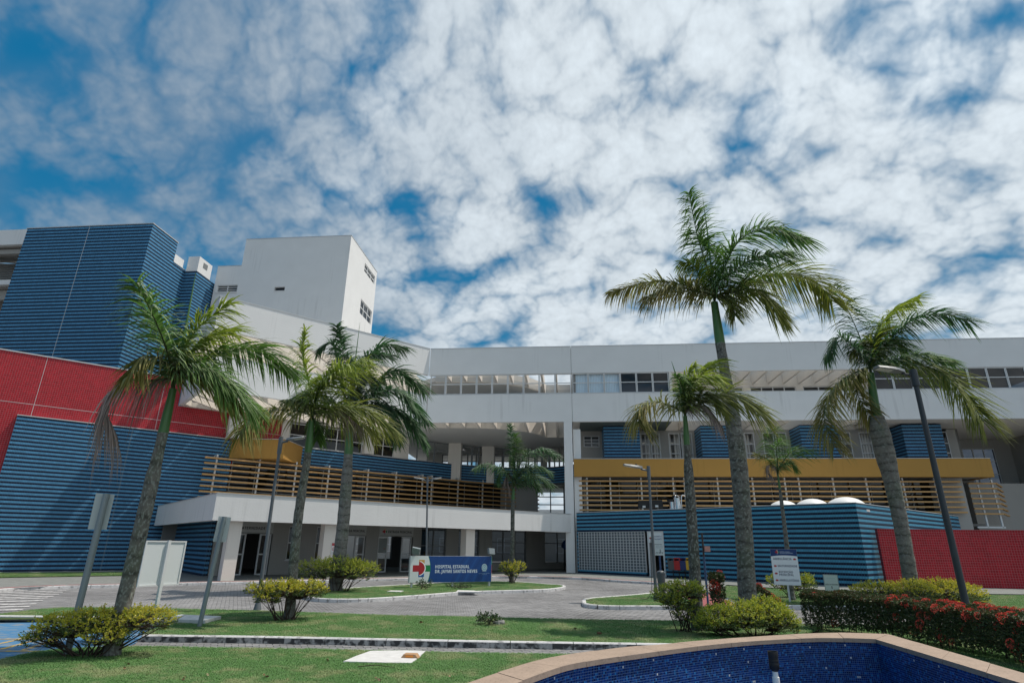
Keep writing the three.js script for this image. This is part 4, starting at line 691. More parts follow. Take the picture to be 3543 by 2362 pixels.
// things on the restaurant roof
{
  const rp = (x, back) => { const rn = V(-rdir.z, 0, rdir.x); return onPlane(x, 1750, rl.clone().addScaledVector(rn, -back), rn).setY(3.5); };
  [[2709, 452, 92], [2808, 437, 106], [2923, 422, 118]].forEach(([x, py, w], i) => {
    const rn = V(-rdir.z, 0, rdir.x), q = onPlane(x, 1550 + py / 2.494, rl.clone().addScaledVector(rn, -1.5), rn), r = w * axisDepth(q) / F / 2 * 1.12, hgt = q.y - 3.5;
    const d = thing('roof_dome', ['small white roof dome partly behind the directional sign palm', 'middle white roof dome on the blue striped block', 'large white roof dome at the corner of blue striped block'][i], 'roof dome', q.clone().setY(3.5), 0, 'white roof domes');
    part('dome', new THREE.SphereGeometry(1, 28, 12, 0, 6.2832, 0, 1.5708).scale(r, hgt - 0.1, r).translate(0, 0.1, 0), M.dome, d); part('curb', cyl(r * 1.04, r * 1.04, 0.1, 0, 0, 0, 28), M.concrete, d);
  });
  for (const [x, lab] of [[2229, 'black roof floodlight beside the lamp post'], [2273, 'black roof floodlight nearer the chrome vents']]) { const f = thing('floodlight', lab, 'floodlight', rp(x, 0.6), Math.atan2(-rdir.z, rdir.x) + 0.5); part('housing', bx(-0.35, 0.35, 0.52, 0.98, -0.12, 0.06), M.black, f); part('label_plate', bx(-0.09, 0.09, 0.55, 0.67, 0.061, 0.066), M.boardWhite, f); part('bracket', [bx(-0.38, -0.35, 0, 0.75, -0.05, 0), bx(0.35, 0.38, 0, 0.75, -0.05, 0), bx(-0.4, 0.4, 0.0, 0.06, -0.15, 0.1)], M.black, f); }
  for (const [x, s, lab] of [[2326, 1, 'short chrome roof vent with dark cowl'], [2345, 1.25, 'taller chrome roof vent with dark cowl']]) { const f = thing('roof_vent', lab, 'vent', rp(x, 0.9)); part('duct', [cyl(0.22, 0.2, 0.5 * s, 0, 0, 0, 18), cyl(0.17, 0.17, 0.35 * s, 0, 0.5 * s, 0, 18)], M.chrome, f); part('cowl', cyl(0.26, 0.3, 0.14, 0, 0.85 * s, 0, 18), M.black, f); }
  const l = thing('ladder_rail', 'curved steel ladder handrail standing on the striped block roof', 'handrail', rp(2368, 0.5), 0.7), c = new THREE.CatmullRomCurve3([V(-0.25, 0, 0), V(-0.25, 0.85, 0), V(-0.15, 1.15, 0), V(0.15, 1.15, 0), V(0.25, 0.85, 0), V(0.25, 0, 0)]); part('rail', new THREE.TubeGeometry(c, 30, 0.025, 8), M.chrome, l); part('rail', new THREE.TubeGeometry(c, 30, 0.025, 8).translate(0, 0, -0.45), M.chrome, l);
}
// ---- red wall on the right
{
  const pts = smooth([[3073, 2029], [3180, 2030.5], [3300, 2032], [3400, 2033], [3470, 2034.5], [3543, 2036], [3700, 2040]].map(([x, y]) => { const p = G(x, y, KH); return [p.x, p.z]; }), 3);
  const w = thing('red_tiled_wall', 'free standing wall of dark red square tiles beside the right lawn', 'wall', V(0, 0, 0)); part('tiled_face', ribbon(pts, 0.05, 2.66, 0.2), M.redTile, w); part('coping', ribbon(pts.map(([x, z]) => [x, z + 0.015]), 2.662, 2.70, 0.23), M.redTile, w);
}

// ---------------------------------------------------------------- royal palms
const LEAF = { // base colour, tip colour (linear)
  g: [[0.095, 0.235, 0.040], [0.155, 0.30, 0.045]], y: [[0.24, 0.38, 0.04], [0.40, 0.48, 0.055]], d: [[0.045, 0.145, 0.05], [0.07, 0.18, 0.055]],
  o: [[0.17, 0.25, 0.042], [0.38, 0.31, 0.075]], b: [[0.20, 0.155, 0.13], [0.36, 0.29, 0.26]], a: [[0.13, 0.22, 0.035], [0.29, 0.31, 0.045]],
};
function frond(pts, kind, o = {}) {
  // pts: Vector3 polyline of the rachis; leaflets spread to both sides, hang with gravity and are combed by the wind towards +x
  const c = new THREE.CatmullRomCurve3(pts, false, 'centripetal'), L = c.getLength(), pos = [], col = [], nor = [];
  const [c0, c1] = LEAF[kind], dead = kind === 'b', n = Math.round((o.n || 145) * clamp(L / 2.6, 0.65, 1.25)), ll = (o.leaf || 0.29) * (dead ? 0.66 : 0.98) * L * clamp(2.4 / L, 0.72, 1.25), wind = o.wind ?? 0.20, limp = dead ? 1.15 : (o.limp ?? 0.46);
  const push = (v, k, nn) => { pos.push(v.x, v.y, v.z); col.push(k[0], k[1], k[2]); nor.push(nn.x, nn.y, nn.z); };
  const ts = []; for (let i = 0; i < n; i++) ts.push(0.10 + 0.90 * Math.pow(i / (n - 1), 0.92));
  for (const t of ts) {
    const p = c.getPointAt(Math.min(t, 0.999)), tan = c.getTangentAt(Math.min(t, 0.999)), up = Math.abs(tan.y) > 0.92 ? V(-0.6, 0.2, 0.5) : V(0, 1, 0);
    const side = new THREE.Vector3().crossVectors(tan, up).normalize(), nrm = new THREE.Vector3().crossVectors(side, tan).normalize();
    for (const sg of [-1, 1]) {
      if (dead && rnd() < 0.25) continue; if (rnd() < 0.06) continue;
      const len = ll * (0.42 + 0.75 * Math.sin(Math.PI * clamp(0.12 + 0.80 * t, 0, 1))) * rr(0.78, 1.12), lift = rr(-0.55, 0.75) * (dead ? 0.4 : 1);
      const dir = side.clone().multiplyScalar(sg * rr(0.75, 1)).addScaledVector(tan, 0.45 + 0.75 * t * t).addScaledVector(nrm, lift).normalize();
      const sgm = 4, w0 = (o.w || 0.026) * rr(0.4, 0.82) * (dead ? 0.55 : 1), q = [], tone = rr(0.72, 1.25), mixT = rnd();
      let limpK = limp * rr(0.7, 1.5) * len, wk = wind * rr(0.5, 1.3) * len;
      for (let s = 0; s <= sgm; s++) { const f = s / sgm; q.push(p.clone().addScaledVector(dir, len * f).add(V(wk * f * f, -limpK * f * f * 1.1, wk * 0.12 * f * f))); if (dead) q[s].add(V(rr(-1, 1), rr(-1, 1), rr(-1, 1)).multiplyScalar(0.05 * len * f)); }
      const flatDir = new THREE.Vector3().crossVectors(dir, V(rr(-0.6, 0.6), 1, rr(-0.6, 0.6))).normalize();
      for (let s = 0; s < sgm; s++) {
        const a = q[s], b = q[s + 1], wa = w0 * [0.55, 1, 0.92, 0.6][s], wb = w0 * [1, 0.92, 0.6, 0.03][s], fn = new THREE.Vector3().crossVectors(flatDir, b.clone().sub(a)).normalize(); if (fn.y < 0) fn.negate();
        const ka = [0, 1, 2].map(z => 0.82 * mix(c0[z], c1[z], clamp(mixT * 0.7 + s / sgm * 0.55 + (t - 0.5) * 0.25, 0, 1)) * tone);
        const A1 = a.clone().addScaledVector(flatDir, wa), A2 = a.clone().addScaledVector(flatDir, -wa), B1 = b.clone().addScaledVector(flatDir, wb), B2 = b.clone().addScaledVector(flatDir, -wb);
        for (const v of s === sgm - 1 ? [A1, A2, b] : [A1, A2, B1, A2, B2, B1]) push(v, ka, fn);
      }
    }
  }
  // rachis
  const tube = flat(new THREE.TubeGeometry(c, 18, 1, 5)), P = tube.attributes.position, Nn = tube.attributes.normal, U = tube.attributes.uv, rk = dead ? [0.13, 0.10, 0.075] : [0.075, 0.125, 0.03];
  for (let i = 0; i < P.count; i++) { const t = U.getX(i), m = c.getPointAt(clamp(t, 0, 1)), rad = mix(o.r || 0.035, 0.006, Math.pow(t, 0.7)); pos.push(m.x + Nn.getX(i) * rad, m.y + Nn.getY(i) * rad, m.z + Nn.getZ(i) * rad); nor.push(Nn.getX(i), Nn.getY(i), Nn.getZ(i)); col.push(...rk); }
  const g = new THREE.BufferGeometry(); g.setAttribute('position', new THREE.Float32BufferAttribute(pos, 3)); g.setAttribute('normal', new THREE.Float32BufferAttribute(nor, 3)); g.setAttribute('color', new THREE.Float32BufferAttribute(col, 3)); return rewind(g);
}
function palm(spec) {
  const { base, crown, shaft, widths, zoom: [ox, oy, sc], start, fronds, label, bark = 0, ground = KH, kindW = 0.026 } = spec;
  const b = G(...base, ground), fwd = V(b.x, 0, b.z).normalize(), plane = (x, y, d = 0) => onPlane(x, y, b.clone().addScaledVector(fwd, d), fwd);
  const P = thing('palm_tree', label, 'palm tree', b, 0, 'royal palms of the forecourt'), loc = (v) => v.sub(b);
  const topP = loc(plane(...crown)), shP = loc(plane(...shaft)), mid = spec.via ? loc(plane(...spec.via)) : shP.clone().multiplyScalar(0.5);
  const c = new THREE.CatmullRomCurve3([V(0, -0.15, 0), mid, shP, topP], false, 'centripetal'), tS = (() => { let best = 0; for (let i = 0; i <= 200; i++) if (c.getPointAt(i / 200).y < shP.y) best = i / 200; return best; })();
  const rad = (t) => { for (let i = 0; i + 1 < widths.length; i++) { const [a, wa] = widths[i], [d, wd] = widths[i + 1]; if (t <= d) return mix(wa, wd, sstep(a, d, t)); } return widths[widths.length - 1][1]; };
  const pxR = (t) => { const p = c.getPointAt(t); return rad(t) * axisDepth(p.clone().add(b)) / F / 2; };
  const tubeOf = (t0, t1, rings, m) => {
    const seg = 20, pos = [], uv = [], idx = [], L = c.getLength();
    for (let i = 0; i <= rings; i++) { const t = mix(t0, t1, i / rings), p = c.getPointAt(t), r = pxR(t) * (m === M.shaft ? 1 : 1 + 0.018 * Math.sin(t * L * 14) + 0.02 * noise(t * 30, ox)); for (let k = 0; k <= seg; k++) { const a = k / seg * 6.28319, rk = r * (m === M.shaft ? 1 : 1 + 0.03 * noise(Math.cos(a) * 2 + 5, t * 25 + Math.sin(a) * 2)); pos.push(p.x + Math.cos(a) * rk, p.y, p.z + Math.sin(a) * rk); uv.push(k / seg, t * L); } }
    for (let i = 0; i < rings; i++) for (let k = 0; k < seg; k++) { const a = i * (seg + 1) + k, d = a + seg + 1; idx.push(a, d, a + 1, a + 1, d, d + 1); }
    const g = new THREE.BufferGeometry(); g.setAttribute('position', new THREE.Float32BufferAttribute(pos, 3)); g.setAttribute('uv', new THREE.Float32BufferAttribute(uv, 2)); g.setIndex(idx); g.computeVertexNormals(); return g;
  };
  part('trunk', tubeOf(0, tS, 60, M.bark[bark]), M.bark[bark], P); part('crownshaft', tubeOf(tS, 1, 16, M.shaft), M.shaft, P);
  const Z = (x, y) => [ox + x / sc, oy + y / sc], s0 = topP.clone(); let i = 0;
  for (const [kind, ...ps] of fronds) {
    i++;
    if (kind === 's') { const q = ps.map(([x, y]) => loc(plane(...Z(x, y)))); part('spear_leaf', [rod(s0, q[0], 0.03, 0.028, 8), rod(q[0], q[1], 0.028, 0.004, 8)], M.shaft, P); continue; }
    const flatPts = ps.map(([x, y]) => Z(x, y)), a0 = plane(...Z(...start)), e0 = plane(...flatPts[flatPts.length - 1]), span = a0.distanceTo(e0), dk = (hash(i * 13, Math.floor(base[0])) - 0.5) * 1.5 * span;
    const pts = [s0.clone(), loc(plane(...Z(...start))).addScaledVector(V(0, 1, 0), 0.03), ...flatPts.map(([x, y], k) => loc(plane(x, y, dk * Math.pow((k + 1) / flatPts.length, 1.3))))];
    part(kind === 'b' ? 'dead_frond' : 'frond', frond(pts, kind, { wind: spec.wind, leaf: spec.leaf, w: kindW, n: spec.n, r: spec.r, limp: spec.limp }), kind === 'b' ? M.deadLeaf : M.leaf, P);
  }
  return P;
}
palm({ label: 'palm with one withered grey frond hanging left before the striped wall', base: [383, 2271], ground: 0.02, via: [470, 1900], shaft: [564, 1493], crown: [598, 1345], bark: 0, leaf: 0.31,
  widths: [[0, 62], [0.06, 54], [0.18, 51], [0.5, 47], [0.66, 45], [0.70, 38], [0.76, 33], [0.80, 33], [0.82, 34], [0.86, 31], [1, 24]], zoom: [330, 940, 2.613], start: [700, 985],
  fronds: [['g', [640, 700], [520, 400], [372, 110]], ['s', [790, 640], [905, 10]], ['y', [790, 720], [930, 500], [1200, 300]], ['g', [850, 860], [1200, 720], [1500, 700], [1790, 910]], ['g', [820, 900], [1050, 890], [1420, 1230]], ['o', [640, 830], [480, 770], [285, 950]], ['b', [500, 985], [270, 980], [90, 1180], [190, 1500]], ['g', [680, 760], [610, 560], [470, 330]], ['y', [770, 820], [980, 620], [1260, 520]], ['g', [740, 900], [900, 850], [1180, 1050]], ['o', [790, 960], [1000, 980], [1250, 1200]]] });
palm({ label: 'bright yellow green palm with a brown frond curling over its right side', base: [1001, 2138], via: [1030, 1800], shaft: [1065, 1564], crown: [1076, 1452], bark: 0, leaf: 0.30,
  widths: [[0, 46], [0.05, 38], [0.15, 33], [0.55, 31], [0.75, 26], [0.84, 24], [0.86, 26], [0.9, 24], [1, 18]], zoom: [800, 1080, 3.136], start: [868, 1135],
  fronds: [['y', [845, 800], [775, 420], [800, 200]], ['y', [930, 900], [1040, 720], [1270, 640]], ['y', [960, 850], [1180, 620], [1480, 520]], ['a', [1050, 1040], [1400, 1040], [1760, 1270]], ['b', [960, 1070], [1120, 1045], [1270, 1140], [1400, 1240]], ['o', [760, 1080], [420, 1060], [230, 1130], [90, 1310]], ['g', [900, 1190], [960, 1230], [930, 1390]], ['a', [1000, 1090], [1200, 1090], [1560, 1300]], ['y', [900, 980], [960, 800], [1080, 640]], ['a', [840, 1050], [700, 960], [560, 960]]] });
palm({ label: 'dark green palm with a smooth grey trunk behind the round clipped shrub', base: [1157, 2040], via: [1183, 1850], shaft: [1205, 1570], crown: [1210, 1462], bark: 2, leaf: 0.28, kindW: 0.042,
  widths: [[0, 60], [0.06, 47], [0.2, 44], [0.45, 42], [0.65, 38], [0.78, 30], [0.82, 29], [0.84, 29], [1, 22]], zoom: [800, 1080, 3.136], start: [1290, 1190],
  fronds: [['d', [1260, 700], [1210, 420], [1140, 145]], ['d', [1190, 800], [1080, 330], [960, 400]], ['s', [1340, 560], [1396, 110]], ['d', [1400, 760], [1620, 360], [1880, 380]], ['d', [1450, 900], [1800, 630], [2080, 830]], ['d', [1480, 950], [1790, 850], [2090, 1150]], ['d', [1450, 1050], [1830, 1080], [2090, 1400]], ['d', [1420, 1050], [1680, 1010], [1820, 1390]], ['d', [1380, 850], [1480, 690], [1620, 850]], ['d', [1100, 980], [800, 880], [640, 1000]], ['d', [1340, 800], [1500, 480], [1750, 470]], ['d', [1300, 850], [1330, 600], [1250, 480]]] });
palm({ label: 'small dark palm with a pale hanging frond inside the entrance island', base: [1771, 2013], via: [1773, 1860], shaft: [1775, 1727], crown: [1777, 1690], bark: 1, leaf: 0.25, kindW: 0.034, n: 80,
  widths: [[0, 24], [0.08, 17], [0.3, 15], [0.7, 14], [0.9, 12], [1, 9]], zoom: [1600, 1440, 4.9], start: [870, 1190],
  fronds: [['d', [870, 800], [840, 450], [795, 130]], ['d', [960, 850], [1120, 620], [1350, 550], [1600, 650]], ['d', [980, 950], [1200, 830], [1480, 940]], ['d', [980, 1050], [1230, 1010], [1510, 1160]], ['d', [960, 1000], [1090, 880], [1190, 1060]], ['d', [760, 960], [520, 830], [340, 820], [195, 890]], ['b', [830, 1030], [770, 980], [740, 1090], [800, 1260]], ['d', [980, 1130], [1180, 1110], [1310, 1240]], ['g', [880, 850], [920, 560], [900, 300]], ['d', [800, 1010], [640, 940], [600, 1090]]] });
palm({ label: 'slim palm with yellowing left frond beside the leaning shrub', base: [2415, 2176], via: [2397, 1850], shaft: [2377, 1537], crown: [2371, 1439], bark: 1, leaf: 0.31,
  widths: [[0, 58], [0.05, 46], [0.18, 40], [0.45, 36], [0.68, 32], [0.74, 31], [0.80, 22], [0.86, 21], [0.88, 21], [1, 14]], zoom: [2150, 1220, 2.4436], start: [537, 520],
  fronds: [['o', [430, 455], [280, 415], [150, 480], [150, 600]], ['s', [490, 270], [425, 72]], ['y', [590, 300], [680, 150], [805, 75]], ['y', [565, 360], [640, 225], [810, 205]], ['a', [680, 430], [940, 350], [1185, 490]], ['b', [590, 460], [700, 450], [830, 600]], ['y', [520, 340], [560, 200], [620, 110]], ['a', [600, 420], [740, 350], [850, 470]], ['g', [540, 380], [500, 250], [470, 190]]] });
palm({ label: 'tallest palm, its crown standing clear against the clouds', base: [2590, 2135], via: [2556, 1600], shaft: [2492, 1184], crown: [2472, 1046], bark: 0, leaf: 0.33, kindW: 0.03,
  widths: [[0, 80], [0.06, 62], [0.2, 58], [0.5, 57], [0.62, 52], [0.76, 34], [0.84, 33], [0.86, 33], [1, 24]], zoom: [2080, 640, 1.639], start: [643, 640],
  fronds: [['o', [460, 565], [260, 550], [55, 608]], ['g', [605, 480], [545, 280], [498, 45]], ['s', [612, 330], [577, 70]], ['g', [690, 490], [790, 310], [950, 240], [1130, 300]], ['a', [760, 590], [980, 505], [1200, 535], [1310, 655]], ['y', [580, 580], [520, 450], [455, 440]], ['a', [740, 610], [880, 590], [1030, 740]], ['a', [690, 640], [740, 650], [760, 740]], ['g', [650, 480], [640, 380], [560, 300]], ['g', [700, 540], [860, 420], [1050, 380]], ['o', [560, 610], [420, 580], [250, 640]]] });
palm({ label: 'small young palm rising behind the white directional sign', base: [2742, 2073], via: [2720, 1860], shaft: [2699, 1690], crown: [2692, 1640], bark: 0, leaf: 0.34, n: 100, kindW: 0.022,
  widths: [[0, 26], [0.1, 18], [0.3, 16], [0.8, 12], [0.88, 8], [1, 6]], zoom: [2560, 1460, 3.447], start: [455, 590],
  fronds: [['g', [420, 430], [360, 250], [365, 60]], ['g', [510, 480], [640, 340], [850, 330]], ['o', [400, 520], [320, 430], [180, 380]], ['b', [410, 530], [330, 520], [330, 600], [385, 650]], ['g', [500, 520], [600, 480], [660, 540]], ['g', [450, 450], [440, 300], [500, 220]]] });
palm({ label: 'palm with a swollen trunk rising from the yellow clipped shrub', base: [3165, 2087], via: [3106, 1750], shaft: [3034, 1440], crown: [3013, 1290], bark: 2, leaf: 0.30, kindW: 0.032,
  widths: [[0, 60], [0.1, 47], [0.3, 46], [0.5, 50], [0.64, 63], [0.72, 62], [0.79, 48], [0.81, 30], [0.83, 30], [1, 23]], zoom: [2780, 950, 1.4457], start: [335, 470],
  fronds: [['d', [290, 330], [230, 190], [150, 50]], ['y', [370, 300], [430, 200], [570, 115]], ['d', [420, 340], [540, 230], [680, 195], [830, 228]], ['a', [450, 445], [650, 470], [800, 580], [905, 740]], ['d', [280, 390], [180, 310], [115, 410]], ['o', [280, 480], [170, 550], [105, 700], [155, 860]], ['o', [290, 490], [265, 570], [335, 715]], ['a', [380, 400], [330, 330], [240, 390]], ['g', [440, 430], [600, 400], [740, 430]], ['g', [390, 400], [460, 330], [520, 380]], ['a', [350, 380], [360, 320], [430, 270]]] });

// ---------------------------------------------------------------- shrubs, hedge, weeds
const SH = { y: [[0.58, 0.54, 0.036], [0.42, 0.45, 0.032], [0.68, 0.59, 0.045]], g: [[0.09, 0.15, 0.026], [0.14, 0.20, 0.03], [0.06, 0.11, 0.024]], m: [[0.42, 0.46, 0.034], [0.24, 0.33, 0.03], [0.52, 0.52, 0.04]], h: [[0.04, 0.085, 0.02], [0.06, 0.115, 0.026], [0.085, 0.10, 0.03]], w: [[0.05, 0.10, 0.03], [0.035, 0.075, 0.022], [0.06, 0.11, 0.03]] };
function leaves(list) { // [pos, dir, len, wid, rgb]
  const n = list.length, pos = new Float32Array(n * 12 * 3), col = new Float32Array(n * 12 * 3), nor = new Float32Array(n * 12 * 3); let o = 0;
  const s = V(0, 0, 0), m = V(0, 0, 0);
  for (const [p, d, l, w, c] of list) {
    s.crossVectors(d, V(rr(-1, 1), rr(-0.2, 1), rr(-1, 1))).normalize().multiplyScalar(w / 2); const nn = m.crossVectors(s, d).normalize(); if (nn.y < 0) nn.negate();
    const fold = nn.clone().multiplyScalar(w * 0.18), a = p, e = p.clone().addScaledVector(d, l).addScaledVector(V(0, -1, 0), l * 0.12), c1 = p.clone().addScaledVector(d, l * 0.5), L = c1.clone().add(s).add(fold), R = c1.clone().sub(s).add(fold);
    for (const v of [a, c1, L, L, c1, e, a, R, c1, c1, R, e]) { pos[o] = v.x; pos[o + 1] = v.y; pos[o + 2] = v.z; nor[o] = nn.x; nor[o + 1] = nn.y; nor[o + 2] = nn.z; col[o] = c[0]; col[o + 1] = c[1]; col[o + 2] = c[2]; o += 3; }
  }
  const g = new THREE.BufferGeometry(); g.setAttribute('position', new THREE.BufferAttribute(pos, 3)); g.setAttribute('normal', new THREE.BufferAttribute(nor, 3)); g.setAttribute('color', new THREE.BufferAttribute(col, 3)); return rewind(g);
}
// lobes: [x, y, z, rx, ry, rz] around the base; leaves sit in sprays on the shell, twigs fill the inside
function shrub(o) {
  const { p, lobes, label, n = 2600, kind = 'y', leaf = 0.055, stems = 14, under = 'g', bare = 0.35, name = 'shrub', cat = 'shrub', group } = o, P = thing(name, label, cat, p, 0, group), list = [], tw = [];
  const vol = lobes.map(l => l[3] * l[5] + l[3] * l[4]), sum = vol.reduce((a, b) => a + b);
  lobes.forEach((l, k) => {
    const sprays = Math.round(n / 7 * vol[k] / sum);
    for (let i = 0; i < sprays; i++) {
      const th = rnd() * 6.283, ct = rr(-0.75, 1), st = Math.sqrt(1 - ct * ct), r = Math.pow(rnd(), 0.28) * (1 + 0.22 * fbm(th * 1.3 + k * 7, ct * 3, 2)), q = V(l[0] + Math.cos(th) * st * l[3] * r, l[1] + ct * l[4] * r, l[2] + Math.sin(th) * st * l[5] * r), out = V(Math.cos(th) * st, ct * 0.7 + 0.55, Math.sin(th) * st).normalize();
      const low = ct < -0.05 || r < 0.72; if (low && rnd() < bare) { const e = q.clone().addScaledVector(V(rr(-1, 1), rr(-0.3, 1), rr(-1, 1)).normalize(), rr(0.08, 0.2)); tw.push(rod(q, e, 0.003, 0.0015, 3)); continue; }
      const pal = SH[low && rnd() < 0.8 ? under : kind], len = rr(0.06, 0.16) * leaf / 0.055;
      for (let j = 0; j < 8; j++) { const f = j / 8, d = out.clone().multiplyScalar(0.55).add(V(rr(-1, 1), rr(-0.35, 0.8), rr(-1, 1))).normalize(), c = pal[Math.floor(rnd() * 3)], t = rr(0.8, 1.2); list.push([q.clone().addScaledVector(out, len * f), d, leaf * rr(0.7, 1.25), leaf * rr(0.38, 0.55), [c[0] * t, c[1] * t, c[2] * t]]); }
      if (i % 3 === 0) tw.push(rod(q, V(l[0] * 0.6 + rr(-0.1, 0.1), Math.max(0.05, l[1] - l[4] * 0.7), l[2] * 0.6 + rr(-0.1, 0.1)), 0.0025, 0.005, 3));
    }
  });
  for (let i = 0; i < stems; i++) { const l = lobes[i % lobes.length], a = V(rr(-0.12, 0.12) + (o.spread || 0.25) * l[0], -0.03, rr(-0.1, 0.1) + (o.spread || 0.25) * l[2]), e = V(l[0] + rr(-0.6, 0.6) * l[3], l[1] + rr(-0.5, 0.1) * l[4], l[2] + rr(-0.6, 0.6) * l[5]), m = a.clone().lerp(e, 0.5).add(V(rr(-0.06, 0.06), 0.02, rr(-0.06, 0.06))), r = rr(0.008, 0.017); const stem = [rod(a, m, r, r * 0.75, 6), rod(m, e, r * 0.75, r * 0.35, 5)]; for (let b = 0; b < 3; b++) { const s = m.clone().lerp(e, rnd()); stem.push(rod(s, s.clone().add(V(rr(-1, 1), rr(0.2, 1), rr(-1, 1)).normalize().multiplyScalar(rr(0.1, 0.3))), r * 0.4, 0.002, 4)); } part('stem', stem, M.twig, P); }
  if (tw.length) part('twigs', tw, M.twig, P, 'stuff');
  part('foliage', leaves(list), M.leaf, P, 'stuff'); return P;
}
const sz = (x, y, h, px) => px * axisDepth(G(x, y, h)) / F; // metres for a width in pixels at a ground point
{
  let k = sz(330, 2275, 0.02, 1), p = G(300, 2272, 0.02);
  shrub({ p, label: 'low yellow green shrub with bare twiggy base around the leftmost palm', n: 15000, stems: 26, leaf: 0.04, bare: 0.5, lobes: [[-95 * k, 92 * k, 0.1, 88 * k, 42 * k, 0.42], [0, 105 * k, 0.0, 95 * k, 42 * k, 0.5], [95 * k, 108 * k, -0.1, 85 * k, 45 * k, 0.4], [190 * k, 112 * k, 0, 85 * k, 40 * k, 0.35], [-150 * k, 55 * k, 0.15, 50 * k, 32 * k, 0.25], [90 * k, 65 * k, 0.25, 70 * k, 30 * k, 0.25]] });
  k = sz(980, 2140, KH, 1); p = G(985, 2143, KH);
  shrub({ p, label: 'flat topped yellow shrub on dark bare stems at bright palm foot', n: 9500, stems: 18, leaf: 0.048, bare: 0.5, lobes: [[-72 * k, 92 * k, 0.1, 62 * k, 26 * k, 0.35], [0, 92 * k, 0.15, 60 * k, 26 * k, 0.35], [68 * k, 94 * k, 0, 58 * k, 24 * k, 0.4], [-55 * k, 70 * k, 0.2, 45 * k, 20 * k, 0.3], [30 * k, 78 * k, -0.35, 80 * k, 24 * k, 0.3]] });
  k = sz(1160, 2040, KH, 1); p = G(1160, 2043, KH);
  shrub({ p, label: 'wide clipped mushroom shaped shrub on the island by the smooth trunk', n: 15000, kind: 'm', stems: 26, leaf: 0.055, bare: 0.4, spread: 0.45, lobes: [[-70 * k, 62 * k, 0.2, 72 * k, 34 * k, 0.9], [15 * k, 68 * k, 0.3, 80 * k, 38 * k, 1.0], [80 * k, 60 * k, 0.1, 62 * k, 34 * k, 0.9], [0, 66 * k, -0.8, 110 * k, 30 * k, 0.7]] });
  k = sz(1771, 2015, KH, 1); p = G(1771, 2016, KH);
  shrub({ p, label: 'small round yellow shrub around the dark island palm', n: 1500, stems: 10, leaf: 0.075, spread: 0.15, lobes: [[-20 * k, 46 * k, 0.1, 24 * k, 18 * k, 0.35], [18 * k, 44 * k, 0, 26 * k, 20 * k, 0.35], [0, 30 * k, 0.1, 26 * k, 14 * k, 0.35]] });
  k = sz(2380, 2178, KH, 1); p = G(2372, 2182, KH);
  shrub({ p, label: 'open leaning green shrub left of the slim palm trunk', n: 6500, kind: 'm', stems: 12, leaf: 0.045, bare: 0.25, lobes: [[-58 * k, 108 * k, 0.1, 48 * k, 32 * k, 0.3], [5 * k, 128 * k, 0.1, 55 * k, 26 * k, 0.35], [-20 * k, 85 * k, 0.1, 60 * k, 28 * k, 0.3], [45 * k, 118 * k, -0.1, 36 * k, 24 * k, 0.3], [-10 * k, 50 * k, 0.1, 30 * k, 26 * k, 0.2]] });
  k = sz(2600, 2190, KH, 1); p = G(2600, 2196, KH);
  shrub({ p, label: 'full bright yellow green shrub at the foot of the tallest palm', n: 15000, kind: 'm', stems: 14, leaf: 0.047, bare: 0.15, spread: 0.5, lobes: [[-110 * k, 44 * k, 0.1, 62 * k, 42 * k, 0.45], [-30 * k, 56 * k, 0.15, 70 * k, 46 * k, 0.5], [50 * k, 62 * k, 0.1, 72 * k, 50 * k, 0.5], [105 * k, 40 * k, 0.1, 45 * k, 38 * k, 0.4], [-150 * k, 28 * k, 0.1, 40 * k, 28 * k, 0.3]] });
  k = sz(2740, 2064, KH, 1); p = G(2742, 2064, KH);
  shrub({ p, label: 'rounded shrub behind the white directional sign panel', n: 2600, kind: 'm', under: 'g', stems: 10, leaf: 0.07, bare: 0.15, lobes: [[-42 * k, 42 * k, 0, 34 * k, 26 * k, 0.4], [20 * k, 40 * k, 0.1, 55 * k, 30 * k, 0.5], [52 * k, 48 * k, 0, 30 * k, 22 * k, 0.4]] });
  k = sz(3165, 2090, KH, 1); p = G(3180, 2097, KH);
  shrub({ p, label: 'broad yellow clipped shrub at the foot of the swollen palm', n: 16000, kind: 'y', stems: 12, leaf: 0.052, bare: 0.1, spread: 0.6, lobes: [[-130 * k, 44 * k, 0, 75 * k, 26 * k, 0.6], [-30 * k, 46 * k, 0.2, 85 * k, 32 * k, 0.8], [70 * k, 46 * k, 0.2, 85 * k, 36 * k, 0.9], [150 * k, 36 * k, 0.1, 60 * k, 36 * k, 0.7]] });
}
